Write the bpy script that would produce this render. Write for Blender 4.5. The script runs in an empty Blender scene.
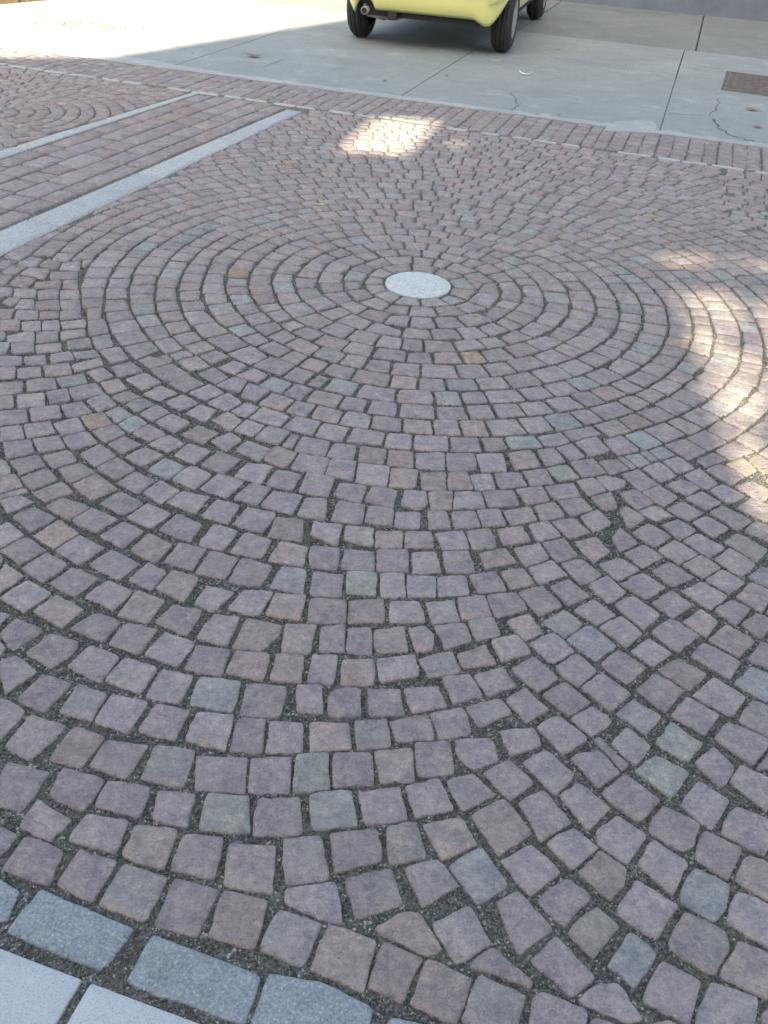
import bpy, math, random
import numpy as np
from mathutils import Vector, Matrix
random.seed(7); rng = np.random.default_rng(7)
R_ = math.radians
sc = bpy.context.scene
col = sc.collection

# ------------------------------------------------------------------ camera geometry
F, PITCH, ROLL, H = 883.0, .63436, .07166, 1.5
def G(px, py):
    """point of the ground seen at a pixel of the photograph"""
    u = (px-384)/F; v = (py-512)/F
    c, s = math.cos(ROLL), math.sin(ROLL)
    u2 = c*u+s*v; v2 = -s*u+c*v
    cp, sp = math.cos(PITCH), math.sin(PITCH)
    t = H/(sp+v2*cp)
    return np.array([u2*t, (cp-v2*sp)*t])
CEN = np.array([.0785, 3.7548]); RU = .14935       # centre and radius of the stone disc
WA = R_(-16.2); WD = np.array([math.cos(WA), math.sin(WA)]); BD = np.array([-WD[1], WD[0]])

# ------------------------------------------------------------------ helpers
def link(o, parent=None):
    col.objects.link(o)
    if parent is not None: o.parent = parent
    return o
def tag(o, label=None, cat=None, group=None, kind=None):
    if label: o['label'] = label
    if cat: o['category'] = cat
    if group: o['group'] = group
    if kind: o['kind'] = kind
    return o
def empty(name, loc, rz=0):
    o = bpy.data.objects.new(name, None); o.location = loc; o.rotation_euler = (0, 0, rz); o.empty_display_size = .2
    return link(o)
class MB:
    def __init__(s): s.v = []; s.f = []
    def add(s, vs, fs):
        n = len(s.v); s.v += [tuple(map(float, p)) for p in vs]; s.f += [tuple(i+n for i in f) for f in fs]
    def box(s, x0, x1, y0, y1, z0, z1):
        s.add([(x0,y0,z0),(x1,y0,z0),(x1,y1,z0),(x0,y1,z0),(x0,y0,z1),(x1,y0,z1),(x1,y1,z1),(x0,y1,z1)],
              [(0,3,2,1),(4,5,6,7),(0,1,5,4),(1,2,6,5),(2,3,7,6),(3,0,4,7)])
    def prism(s, poly, z0, z1):
        n = len(poly)
        s.add([(p[0],p[1],z0) for p in poly]+[(p[0],p[1],z1) for p in poly],
              [tuple(range(n))[::-1], tuple(range(n, 2*n))]+[(i,(i+1)%n,n+(i+1)%n,n+i) for i in range(n)])
    def lathe(s, prof, n=32, axis='z', o=(0,0,0)):
        vs = []
        for r, z in prof:
            for i in range(n):
                a = 2*math.pi*i/n
                p = (r*math.cos(a), r*math.sin(a), z) if axis == 'z' else (z, r*math.cos(a), r*math.sin(a)) if axis == 'x' else (r*math.sin(a), z, r*math.cos(a))
                vs.append((p[0]+o[0], p[1]+o[1], p[2]+o[2]))
        fs = [(j*n+i, j*n+(i+1)%n, (j+1)*n+(i+1)%n, (j+1)*n+i) for j in range(len(prof)-1) for i in range(n)]
        s.add(vs, fs)
    def tube(s, pts, rad, n=8):
        pts = [Vector(p) for p in pts]; vs = []; m = len(pts)
        for k, p in enumerate(pts):
            d = (pts[min(k+1,m-1)]-pts[max(k-1,0)]).normalized()
            a = d.orthogonal().normalized(); b = d.cross(a)
            r = rad[k] if isinstance(rad, (list, tuple)) else rad
            for i in range(n):
                t = 2*math.pi*i/n; vs.append(p+a*math.cos(t)*r+b*math.sin(t)*r)
        fs = [(j*n+i, j*n+(i+1)%n, (j+1)*n+(i+1)%n, (j+1)*n+i) for j in range(m-1) for i in range(n)]
        fs += [tuple(range(n))[::-1], tuple((m-1)*n+i for i in range(n))]
        s.add(vs, fs)
    def build(s, name, mat, parent=None, smooth=False, bevel=0, sub=0, auto=None):
        me = bpy.data.meshes.new(name); me.from_pydata(s.v, [], s.f); me.validate(); me.update()
        import bmesh
        bm = bmesh.new(); bm.from_mesh(me); bmesh.ops.recalc_face_normals(bm, faces=bm.faces); bm.to_mesh(me); bm.free()
        o = bpy.data.objects.new(name, me); me.materials.append(mat)
        if smooth:
            for p in me.polygons: p.use_smooth = True
        if bevel:
            b = o.modifiers.new('b', 'BEVEL'); b.width = bevel; b.segments = 2; b.limit_method = 'ANGLE'
        if sub:
            b = o.modifiers.new('s', 'SUBSURF'); b.levels = sub; b.render_levels = sub
        return link(o, parent)

class NT:
    def __init__(s, name, rough=.8, metallic=0, spec=.5):
        s.m = bpy.data.materials.new(name); s.m.use_nodes = True; s.t = s.m.node_tree; s.n = s.t.nodes; s.l = s.t.links
        s.b = s.n['Principled BSDF']; s.b.inputs['Roughness'].default_value = rough
        s.b.inputs['Metallic'].default_value = metallic; s.b.inputs['Specular IOR Level'].default_value = spec
        tc = s.n.new('ShaderNodeTexCoord'); s.co = tc.outputs['Object']
    def setin(s, sock, v):
        if hasattr(v, 'is_linked') or isinstance(v, bpy.types.NodeSocket): s.l.new(v, sock)
        elif isinstance(v, (tuple, list)): sock.default_value = (*v, 1) if len(v) == 3 and len(sock.default_value) == 4 else v
        else: sock.default_value = v
    def noise(s, scale, detail=4, rough=.55, co=None, dist=0):
        n = s.n.new('ShaderNodeTexNoise'); n.inputs['Scale'].default_value = scale; n.inputs['Detail'].default_value = detail
        n.inputs['Roughness'].default_value = rough; n.inputs['Distortion'].default_value = dist
        s.l.new(co or s.co, n.inputs['Vector']); return n.outputs['Fac']
    def voro(s, scale, feat='F1', out='Distance', co=None):
        n = s.n.new('ShaderNodeTexVoronoi'); n.feature = feat; n.inputs['Scale'].default_value = scale
        s.l.new(co or s.co, n.inputs['Vector']); return n.outputs[out]
    def map(s, v, a, b, c=0, d=1):
        n = s.n.new('ShaderNodeMapRange'); s.l.new(v, n.inputs[0])
        for i, x in enumerate((a, b, c, d)): n.inputs[i+1].default_value = x
        return n.outputs[0]
    def mix(s, f, a, b, mode='MIX'):
        n = s.n.new('ShaderNodeMix'); n.data_type = 'RGBA'; n.blend_type = mode
        s.setin(n.inputs[0], f); s.setin(n.inputs[6], a); s.setin(n.inputs[7], b); return n.outputs[2]
    def math(s, op, a, b=0):
        n = s.n.new('ShaderNodeMath'); n.operation = op; s.setin(n.inputs[0], a); s.setin(n.inputs[1], b); return n.outputs[0]
    def vmath(s, op, a, b):
        n = s.n.new('ShaderNodeVectorMath'); n.operation = op; s.setin(n.inputs[0], a); s.setin(n.inputs[1], b); return n.outputs[0]
    def attr(s, name, out='Color'):
        n = s.n.new('ShaderNodeAttribute'); n.attribute_name = name; return n.outputs[out]
    def color(s, v): s.setin(s.b.inputs['Base Color'], v)
    def bump(s, h, dist, strength=1.0, prev=None):
        n = s.n.new('ShaderNodeBump'); n.inputs['Distance'].default_value = dist; n.inputs['Strength'].default_value = strength
        s.l.new(h, n.inputs['Height'])
        if prev: s.l.new(prev, n.inputs['Normal'])
        s.l.new(n.outputs[0], s.b.inputs['Normal']); return n.outputs[0]

# ------------------------------------------------------------------ materials
def mat_sett():
    t = NT('porphyry', .8, spec=.22)
    c = t.attr('stone_col'); off = t.attr('stone_off', 'Vector')
    co = t.vmath('ADD', t.co, off)
    cloud = t.noise(26, 3, .6, co); fine = t.noise(240, 3, .7, co); mid = t.noise(75, 4, .65, co)
    k = t.mix(t.map(cloud, .32, .7), (.76,.78,.84), (1.2,1.16,1.1))
    c1 = t.mix(1.0, c, k, 'MULTIPLY')
    k2 = t.mix(t.map(mid, .3, .7), (.76,.75,.78), (1.22,1.23,1.20))
    c1 = t.mix(1.0, c1, k2, 'MULTIPLY')
    k3 = t.mix(t.map(fine, .3, .72), (.72,.72,.75), (1.34,1.32,1.29))
    c1 = t.mix(1.0, c1, k3, 'MULTIPLY')
    c1 = t.mix(t.map(t.noise(13, 5, .7), .40, .72, 0, .42), c1, (.40,.365,.325))      # pale dust lying over the paving
    # rusty blotches on some stones only
    rust = t.math('MULTIPLY', t.map(t.noise(17, 3, .6, co), .61, .72), t.attr('stone_rust', 'Fac'))
    c1 = t.mix(t.math('MULTIPLY', rust, .75), c1, (.30,.185,.065))
    # pale mineral grains
    gr = t.map(t.voro(330, co=co), .0, .16, 1, 0)
    c1 = t.mix(t.math('MULTIPLY', gr, .28), c1, (.62,.58,.56))
    t.color(c1)
    mp = t.n.new('ShaderNodeMapping'); mp.inputs['Scale'].default_value = (1, 2.1, 1); t.l.new(co, mp.inputs[0])
    b = t.bump(t.noise(38, 6, .6, mp.outputs[0], .12), .012, 1.0)
    t.bump(t.noise(150, 5, .7, co), .0034, 1.0, b)
    return t.m
def mat_granite(name, dark, light, fleck, fl=.5, sc_=260, bumpd=.002):
    t = NT(name, .7)
    c = t.mix(t.map(t.noise(sc_, 3, .7), .38, .62), dark, light)
    c = t.mix(t.map(t.noise(30, 5, .7), .38, .66, 0, .6), c, light)
    c = t.mix(t.map(t.noise(9, 5, .7), .5, .75, 0, .45), c, tuple(x*.8 for x in dark))
    fk = t.map(t.voro(sc_*.75), .12, .36, 1, 0)
    msk = t.math('MULTIPLY', fk, t.map(t.noise(60, 2), .36, .54))
    c = t.mix(t.math('MULTIPLY', msk, fl), c, fleck)
    # wear and moss at a few spots
    c = t.mix(t.map(t.noise(5, 5, .65), .62, .8, 0, .35), c, (.21,.19,.11))
    t.color(c)
    b = t.bump(t.noise(45, 5, .6), bumpd*3, .8); t.bump(t.noise(260, 3, .7), bumpd*.6, .8, b)
    return t.m
def mat_bed():
    t = NT('gravel_bed', .95, spec=.2)
    v = t.voro(230, out='Color')
    sep = t.n.new('ShaderNodeSeparateColor'); t.l.new(v, sep.inputs[0])
    c = t.mix(t.map(sep.outputs[0], .1, .95), (.07,.075,.068), (.22,.22,.20))
    c = t.mix(t.map(sep.outputs[1], .9, .95), c, (.45,.43,.38))
    c = t.mix(t.map(t.noise(7, 4), .5, .75, 0, .5), c, (.14,.14,.08))
    t.color(c); t.bump(t.voro(230), .003, 1.0); return t.m
def mat_chip():
    t = NT('chips', .85, spec=.3)
    c = t.attr('stone_col'); c = t.mix(t.map(t.noise(700, 2), .3, .7), c, (.09,.09,.08))
    t.color(c); return t.m
def mat_concrete(name='concrete', a=(.27,.30,.30), b=(.38,.405,.40), grit=.75, bd=.003, oil=None):
    t = NT(name, .9, spec=.3)
    c = t.mix(t.map(t.noise(1.3, 6, .62), .32, .68), a, b)
    c = t.mix(t.map(t.noise(9, 5, .6), .35, .75, 0, .4), c, tuple(x*.8 for x in a))
    c = t.mix(t.map(t.noise(120, 3, .7), .35, .7, 0, grit), c, tuple(x*.62 for x in a))
    c = t.mix(t.map(t.noise(.7, 6, .65, dist=1.5), .54, .72, 0, .55), c, tuple(x*.68 for x in a))
    c = t.mix(t.map(t.noise(3.3, 6, .7), .56, .7, 0, .5), c, tuple(x*1.1 for x in b))
    c = t.mix(t.map(t.noise(40, 4, .7), .55, .75, 0, .45), c, tuple(x*.6 for x in a))
    if oil:
        vd = t.n.new('ShaderNodeVectorMath'); vd.operation = 'DISTANCE'; t.l.new(t.co, vd.inputs[0]); vd.inputs[1].default_value = (*oil, 0)
        k = t.math('MULTIPLY', t.map(vd.outputs['Value'], .15, 1.0, 1, 0), t.map(t.noise(4, 6, .7), .3, .6))
        c = t.mix(t.math('MULTIPLY', k, .62), c, (.09,.095,.09))
    sp = t.map(t.voro(55), .0, .09, 1, 0)
    c = t.mix(t.math('MULTIPLY', sp, .35), c, (.1,.1,.09))
    t.color(c)
    q = t.bump(t.noise(28, 5, .6), bd*2, .6); t.bump(t.noise(220, 3, .7), bd*.7, .8, q); return t.m
def mat_plain(name, c, rough=.6, metallic=0, var=.15, scale=20, bump=.0006, spec=.5, coat=0):
    t = NT(name, rough, metallic, spec)
    n = t.noise(scale, 5, .6)
    t.color(t.mix(t.map(n, .3, .7), tuple(x*(1-var) for x in c), tuple(min(1, x*(1+var)) for x in c)))
    if bump: t.bump(t.noise(scale*6, 3), bump, .6)
    if coat: t.b.inputs['Coat Weight'].default_value = coat; t.b.inputs['Coat Roughness'].default_value = .08
    return t.m
M = dict(
    sett=mat_sett(), bed=mat_bed(), chip=mat_chip(),
    blue=mat_granite('blue_granite', (.165,.19,.21), (.34,.375,.40), (.56,.57,.56), .6, 170, .006),
    white=mat_granite('white_granite', (.37,.395,.405), (.49,.515,.53), (.20,.215,.23), .75, 300, .0015),
    band=mat_granite('band_granite', (.27,.285,.285), (.47,.48,.475), (.18,.18,.18), .8, 75, .0015),
    bandb=mat_granite('dark_band_granite', (.25,.27,.275), (.43,.445,.45), (.18,.18,.18), .7, 75, .0015),
    line=mat_granite('line_marble', (.30,.32,.32), (.43,.45,.44), (.3,.3,.3), .4, 120, .0008),
    marble=mat_granite('marble', (.40,.44,.42), (.56,.60,.575), (.28,.30,.29), .6, 60, .0005),
    conc=mat_concrete(oil=tuple(G(570, 26))), conc2=mat_concrete('edge_concrete', (.34,.37,.37), (.46,.49,.49), .5),
    conc3=mat_concrete('rough_concrete', (.205,.225,.22), (.285,.30,.29), .8, .006),
    crack=mat_plain('crack_dirt', (.07,.07,.065), .95, var=.3),
    paint=mat_plain('yellow_paint', (.70,.68,.26), .35, var=.02, scale=2, bump=0, coat=.6),
    rubber=mat_plain('tyre_rubber', (.022,.021,.022), .75, var=.25, scale=30, bump=.001),
    rim=mat_plain('wheel_cover', (.42,.43,.44), .35, .6, var=.08),
    under=mat_plain('underbody', (.02,.02,.02), .8, var=.3),
    exh=mat_plain('muffler_steel', (.36,.31,.26), .55, .3, var=.3, scale=25),
    glass=mat_plain('dark_glass', (.02,.025,.03), .08, var=0, bump=0, spec=.8),
    red=mat_plain('red_lens', (.45,.02,.02), .2, var=0, bump=0),
    clear=mat_plain('clear_lens', (.6,.6,.6), .15, var=0, bump=0),
    plate=mat_plain('plate_white', (.75,.75,.73), .4, var=0, bump=0),
    iron=mat_plain('rusty_iron', (.125,.10,.09), .8, .15, var=.45, scale=14, bump=.002),
    wall=mat_plain('painted_wall', (.13,.155,.195), .8, var=.18, scale=3, bump=.002),
    plaster=mat_plain('plaster', (.68,.62,.54), .9, var=.1, scale=3, bump=.002),
    brown=mat_plain('brown_stone', (.16,.105,.065), .9, var=.35, scale=8, bump=.01),
    leafd=mat_plain('dry_leaf', (.22,.15,.07), .8, var=.3, scale=60),
    leafy=mat_plain('yellow_leaf', (.62,.42,.12), .7, var=.25, scale=60),
    paper=mat_plain('paper_scrap', (.70,.76,.74), .6, var=.12, scale=60),
    weed=mat_plain('dry_weed', (.50,.47,.20), .8, var=.35, scale=12),
    green=mat_plain('green_leaf', (.07,.11,.035), .7, var=.35, scale=8),
    bark=mat_plain('bark', (.12,.095,.07), .9, var=.3, scale=9, bump=.01),
)

# ------------------------------------------------------------------ polygons
def area(p):
    p = np.asarray(p); x, y = p[:,0], p[:,1]
    return .5*float(np.dot(x, np.roll(y,-1))-np.dot(y, np.roll(x,-1)))
def ccw(p):
    p = np.asarray(p, float); return p if area(p) > 0 else p[::-1].copy()
def clip(p, q, n):
    """the part of polygon p with (x-q).n >= 0"""
    d = (p-q)@n; out = []
    m = len(p)
    if (d >= 0).all(): return p
    for i in range(m):
        j = (i+1) % m
        if d[i] >= 0: out.append(p[i])
        if (d[i] >= 0) != (d[j] >= 0):
            t = d[i]/(d[i]-d[j]); out.append(p[i]+t*(p[j]-p[i]))
    return np.array(out) if len(out) >= 3 else None
def inside(poly, pt):
    x, y = pt; r = False; n = len(poly)
    for i in range(n):
        x0, y0 = poly[i]; x1, y1 = poly[(i+1) % n]
        if (y0 > y) != (y1 > y) and x < (x1-x0)*(y-y0)/(y1-y0)+x0: r = not r
    return r
GRID = {}
def cells(p, pad=.0):
    a = np.floor((p.min(0)-pad)/.2).astype(int); b = np.floor((p.max(0)+pad)/.2).astype(int)
    return [(i, j) for i in range(a[0], b[0]+1) for j in range(a[1], b[1]+1)]
def hull(p):
    pts = sorted(map(tuple, p))
    def half(ps):
        h = []
        for q in ps:
            while len(h) > 1 and (h[-1][0]-h[-2][0])*(q[1]-h[-2][1])-(h[-1][1]-h[-2][1])*(q[0]-h[-2][0]) <= 0: h.pop()
            h.append(q)
        return h[:-1]
    return np.array(half(pts)+half(pts[::-1]))
def register(p):
    q = hull(p)
    for c in cells(q): GRID.setdefault(c, []).append(q)
def carve(p, gap=.009, keep=.3):
    a0 = area(p); seen = set()
    for c in cells(p, gap):
        for q in GRID.get(c, ()):
            if id(q) in seen: continue
            seen.add(id(q))
            r = p
            for i in range(len(q)):
                e = q[(i+1) % len(q)]-q[i]; L = math.hypot(*e)
                if L < 1e-6: continue
                n = np.array([-e[1], e[0]])/L          # inward
                r = clip(r, q[i]-n*gap*.999, n)
                if r is None: break
            if r is None or area(r) < 3e-6: continue
            best = None
            for i in range(len(q)):
                e = q[(i+1) % len(q)]-q[i]; L = math.hypot(*e)
                if L < 1e-6: continue
                n = np.array([e[1], -e[0]])/L
                w = clip(p, q[i]+n*gap, n)
                if w is not None:
                    a = area(w)
                    if best is None or a > best[0]: best = (a, w)
            if best is None or best[0] < keep*a0: return None
            p = best[1]
    if area(p) < keep*a0 or area(p) < 4.5e-4: return None
    per = np.linalg.norm(p-np.roll(p,-1,0), axis=1).sum()
    if area(p)/per**2 < .032: return None
    return p

# ------------------------------------------------------------------ stones
class Stones:
    def __init__(s): s.V = []; s.Fq = []; s.C = []; s.O = []; s.Ru = []; s.n = 0; s.polys = []
    def outline(s, p, rnd, wob, seg):
        m = len(p); out = []
        for i in range(m):
            a, b, c = p[i-1], p[i], p[(i+1) % m]
            la = np.linalg.norm(a-b); lc = np.linalg.norm(c-b)
            d = min(rnd*random.uniform(.5, 1.7), .38*la, .38*lc)
            p0 = b+(a-b)/la*d; p1 = b+(c-b)/lc*d
            out += [p0, .25*p0+.5*b+.25*p1, p1]
            lr = lc-d-min(rnd, .38*lc)
            k = seg if lr > .03 else 0
            n = np.array([c[1]-b[1], b[0]-c[0]])/lc
            bow = random.uniform(-.6, 1.)*wob
            for j in range(k):
                t = (j+1)/(k+1); q = b+(c-b)*(d+(lc-2*d)*t)/lc
                out.append(q+n*(bow*math.sin(math.pi*t)+random.gauss(0, wob*.5)))
        return np.array(out)
    def add(s, p, colr, detail=2, rnd=.009, wob=.0016, zoff=0, tilt=.012, depth=.05, rust=0, dome=1.0, edge=.003):
        p = ccw(p); o = s.outline(p, rnd, wob, 3 if detail >= 2 else 1 if detail == 1 else 0); m = len(o); c = o.mean(0)
        s.polys.append(o)
        rad = np.linalg.norm(o-c, axis=1).mean()
        tx, ty = random.gauss(0, tilt), random.gauss(0, tilt)
        def plane(q): return zoff+(q-c)@np.array([tx, ty])
        if detail >= 2: lv = [(1.01, -depth, 0), (1., -.0055, 0), (1-.3*edge/rad, -.0022, .0005), (1-edge/rad, -.0006, .0006), (.8, .0003, .0004), (.45, .0006, .0003)]
        elif detail == 1: lv = [(1.01, -depth, 0), (1., -.006, 0), (1-edge/rad, -.001, .0006), (.5, .0006, .0003)]
        else: lv = [(1.01, -.02, 0), (1., -.004, 0), (1-edge/rad, 0, .0004)]
        vs = []
        for k, z, nz in lv:
            q = c+(o-c)*k
            zz = plane(q)+z*(dome if z > 0 else 1)+rng.normal(0, 1, m)*nz
            if k > 1: zz = np.full(m, z)
            vs.append(np.c_[q, zz])
        vs.append(np.array([[c[0], c[1], plane(c)+.001*dome]]))
        vs = np.vstack(vs); L = len(lv); n0 = s.n
        i = np.arange(m); j = (i+1) % m
        for k in range(L-1):
            s.Fq.append(np.c_[k*m+i, k*m+j, (k+1)*m+j, (k+1)*m+i]+n0)
        ce = np.full(m, L*m)
        s.Fq.append(np.c_[(L-1)*m+i, (L-1)*m+j, ce, ce]+n0)
        s.V.append(vs); nv = len(vs); s.n += nv
        s.C.append(np.tile([*colr, 1.], (nv, 1))); s.O.append(np.tile(rng.uniform(-40, 40, 3), (nv, 1))); s.Ru.append(np.full(nv, rust))
    def build(s, name, mat):
        V = np.vstack(s.V); Fq = np.vstack(s.Fq)
        tri = Fq[:,2] == Fq[:,3]
        cnt = np.where(tri, 3, 4); loops = []
        flat = Fq.ravel(); keep = np.ones_like(flat, bool); keep[3::4] = ~tri; flat = flat[keep]
        me = bpy.data.meshes.new(name)
        me.vertices.add(len(V)); me.vertices.foreach_set('co', V.ravel())
        me.loops.add(len(flat)); me.loops.foreach_set('vertex_index', flat.astype(np.int32))
        me.polygons.add(len(cnt)); st = np.r_[0, np.cumsum(cnt)[:-1]].astype(np.int32)
        me.polygons.foreach_set('loop_start', st); me.polygons.foreach_set('loop_total', cnt.astype(np.int32))
        me.update(calc_edges=True); me.validate()
        me.polygons.foreach_set('use_smooth', np.ones(len(me.polygons), bool))
        a = me.attributes.new('stone_col', 'FLOAT_COLOR', 'POINT'); a.data.foreach_set('color', np.vstack(s.C).ravel())
        a = me.attributes.new('stone_off', 'FLOAT_VECTOR', 'POINT'); a.data.foreach_set('vector', np.vstack(s.O).ravel())
        a = me.attributes.new('stone_rust', 'FLOAT', 'POINT'); a.data.foreach_set('value', np.concatenate(s.Ru))
        me.materials.append(mat)
        o = bpy.data.objects.new(name, me); return link(o)

def sett_colour(orange=.003):
    r = random.random()
    if r < .10 and random.random() < .35: r = .3
    if r < orange: c = (.37,.28,.20)
    elif r < .08: c = (.30,.31,.305)          # blue grey
    elif r < .10: c = (.30,.305,.28)          # greenish
    elif r < .24: c = (.342,.282,.268)         # reddish
    elif r < .60: c = (.33,.296,.293)
    else: c = (.328,.284,.287)                # violet grey
    k = random.uniform(.87, 1.13)
    return tuple(x*k*random.uniform(.985, 1.015) for x in c)
def lod(p):
    c = p.mean(0); d = math.hypot(*c)
    return 2 if d < 3.4 else 1 if d < 5.6 else 0
S = Stones()
def put(p, st=S, **k):
    p = ccw(p)
    kw = dict(detail=lod(p), zoff=random.gauss(0, .0014), rust=random.choice((0,0,0,.3,1.)), rnd=.007, wob=.0018)
    kw.update(k); c = kw.pop('colour', None) or sett_colour()
    register(p); st.add(p, c, **kw)

# stones of the foreground, corner by corner (pixels of the three enlarged views / whole picture)
A3 = [  # tile at (0,768), times three
 (20,-22,148,12,62,126,-35,98),(190,0,318,38,245,128,148,78),(325,38,448,58,415,145,285,112),(475,65,585,75,560,170,458,152),
 (625,75,745,85,748,192,598,182),(465,-69,582,-54,547,51,424,30),(322,-84,442,-69,375,28,270,-8),
 (115,92,212,155,148,215,58,172),(262,138,382,155,345,250,208,212),(405,170,532,182,490,298,368,258),(555,198,668,208,640,328,512,300),
 (688,225,825,232,815,372,675,348),(-40,158,52,200,-5,262,-75,225),
 (75,205,190,240,145,348,10,300),(240,240,350,278,275,398,170,345),(375,288,500,328,432,458,300,405),(525,328,658,365,590,500,465,465),
 (672,368,800,398,762,540,628,500)]
B3 = [  # tile at (256,768)
 (10,90,130,88,138,195,-10,200),(162,78,285,68,302,170,172,180),(310,72,430,55,452,150,328,168),(448,52,548,30,592,120,480,142),
 (575,38,650,15,716,78,622,125),(684,12,759,-27,831,42,762,93),
 (85,215,195,202,220,330,90,345),(225,198,360,182,378,275,240,310),(395,175,478,160,512,265,400,285),(503,168,615,145,662,225,560,270),
 (647,141,744,93,828,192,729,258),
 (92,362,235,332,256,465,195,450,90,405),(268,330,402,290,440,405,300,450),(450,300,545,275,605,350,500,412),(580,295,675,235,755,350,660,408),
 (360,480,440,432,490,435,556,540,510,560,430,520),(530,465,640,412,705,525,605,582),
 (70,425,195,465,140,592,12,540),(225,462,358,520,320,668,165,600),(385,520,498,570,440,700,335,652),(515,572,645,630,600,765,465,705)]
C3 = [  # tile at (512,768)
 (145,80,200,45,292,118,228,182),(270,75,340,18,442,95,380,160),(372,6,432,-39,531,12,477,87),(105,225,185,182,255,238,180,300),
 (255,185,318,142,402,200,345,285,260,225),(418,165,455,115,560,165,545,230,510,248,415,190),(510,110,560,38,650,95,600,182),
 (552,-18,606,-63,666,-3,627,57),(652,38,690,-9,801,42,765,125),(640,160,675,115,790,165,755,258,632,195),(540,262,580,188,690,238,648,330),
 (380,285,425,215,528,285,480,378),(510,365,550,300,652,350,640,420,605,458,510,400),(675,320,710,260,800,300,770,395,680,340),
 (205,310,265,248,342,300,335,350,295,392),(78,395,165,328,240,380,160,470),
 (320,415,375,335,495,410,430,510,325,440),(170,490,255,418,320,475,245,565),(475,520,520,432,640,490,650,540,605,620,480,545),
 (635,450,680,370,800,420,775,535),(290,590,355,488,435,555,370,655),(400,680,450,580,565,640,530,765,400,700),
 (625,620,680,518,800,570,770,690),(555,745,600,645,735,690,720,790,560,790),(750,735,800,700,850,760,760,800),
 (65,690,90,672,225,725,210,800,55,790),(-42,400,20,368,122,480,20,555),(60,575,135,502,252,625,180,682),(205,690,250,650,320,645,388,750,340,760,215,705)]
P1 = [  # whole picture
 (197,755,247,757,244,792,196,789),(250,758,291,757,289,792,247,791),(297,755,328,753,329,791,294,792),(334,753,371,752,373,784,334,786),
 (375,750,412,747,414,780,381,782),(415,742,449,740,454,772,418,775),(456,740,491,737,498,760,474,768,459,757),(501,730,534,728,541,745,511,754),
 (524,762,546,750,574,774,556,795),(571,757,599,750,619,772,599,787),(519,802,544,789,571,822,541,840),
 (502,860,531,845,560,871,531,894),(470,967,491,945,531,980,529,987,491,972),
 (479,975,525,995,515,1040,462,1022),(593,1018,640,1030,620,1060,585,1050)]

I5 = [(50,62,130,25,212,68,118,118),(0,0,75,-20,130,5,30,45),(175,25,240,-10,350,30,265,75),(385,15,440,-25,550,10,480,52),(278,78,355,30,450,72,365,122),(490,65,565,12,655,50,580,105),(640,15,700,-25,775,10,745,55),(-10,100,30,80,90,130,0,180),(130,135,225,75,300,125,205,182),(385,135,475,80,550,118,470,180),(612,112,680,52,775,90,730,155),(-5,185,100,138,175,190,75,245),(215,190,305,132,400,182,300,245),(500,190,570,125,660,170,595,240),(635,240,690,162,775,185,735,270),(85,262,180,200,258,245,165,312),(342,245,430,188,535,240,455,300),(495,305,575,235,650,265,580,342),(600,335,665,268,762,295,705,385),(-10,290,20,240,90,290,0,350),(190,315,275,255,375,295,285,365),(0,372,105,305,195,355,90,425),(325,370,415,305,508,350,435,420),(452,440,525,345,630,385,565,470),(595,465,665,400,775,420,715,515),(132,425,220,365,318,420,235,485),(270,490,375,432,460,465,395,540),(418,550,490,470,602,495,530,590),(558,590,635,505,748,545,680,635),(-20,440,0,425,35,435,0,470),(-5,510,65,448,165,495,50,570),(100,585,195,512,300,545,265,600,195,640),(262,635,345,555,458,600,385,695),(405,690,480,608,602,645,535,738),(560,752,620,648,740,672,685,778),(-10,620,60,595,140,655,20,740)]
I6 = [(65,225,165,128,270,165,170,272),(230,270,300,168,410,205,350,305),(362,305,430,205,568,235,490,352),(532,345,600,245,728,270,670,380),(-40,330,0,222,95,270,0,378),(15,405,120,285,250,330,115,455),(185,450,285,325,400,370,310,485),(0,520,50,458,188,512,70,650)]
I7 = [(0,25,140,35,125,140,0,125),(170,40,305,55,308,145,150,132),(325,45,468,42,470,148,322,142),(490,58,600,55,628,150,495,158),(640,55,760,48,790,150,655,152),(20,150,158,165,150,268,0,260),(180,152,318,148,315,260,178,250),(338,158,450,155,458,270,342,268),(470,168,600,175,602,270,465,268),(615,175,745,165,765,255,620,265),(5,280,172,290,170,402,-5,395),(188,290,350,280,355,390,185,395),(388,292,520,290,552,388,385,390),(560,300,690,288,718,385,590,398),(710,285,775,262,800,350,740,365),(-60,400,25,405,10,525,-40,520),(55,420,165,405,165,530,45,530),(185,425,292,415,295,545,175,535),(310,430,450,415,468,530,320,535),(472,425,545,408,592,450,585,520,510,530),(600,410,740,392,775,480,650,515),(-5,545,130,550,110,685,-10,675),(160,570,305,565,300,690,148,690),(325,570,500,548,520,645,340,675),(525,570,680,530,725,630,575,655),(710,540,775,515,800,590,740,615),(-60,695,55,700,60,825,-60,815),(95,735,150,712,240,715,240,840,92,840)]
I8 = [(280,-10,430,-5,450,110,285,115),(455,-5,615,-20,655,75,495,105),(640,-30,768,-60,800,40,690,55),(0,155,185,155,198,290,5,295),(215,150,365,138,388,270,232,278),(385,150,560,112,598,235,425,262),(580,105,745,75,770,200,625,232)]
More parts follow.
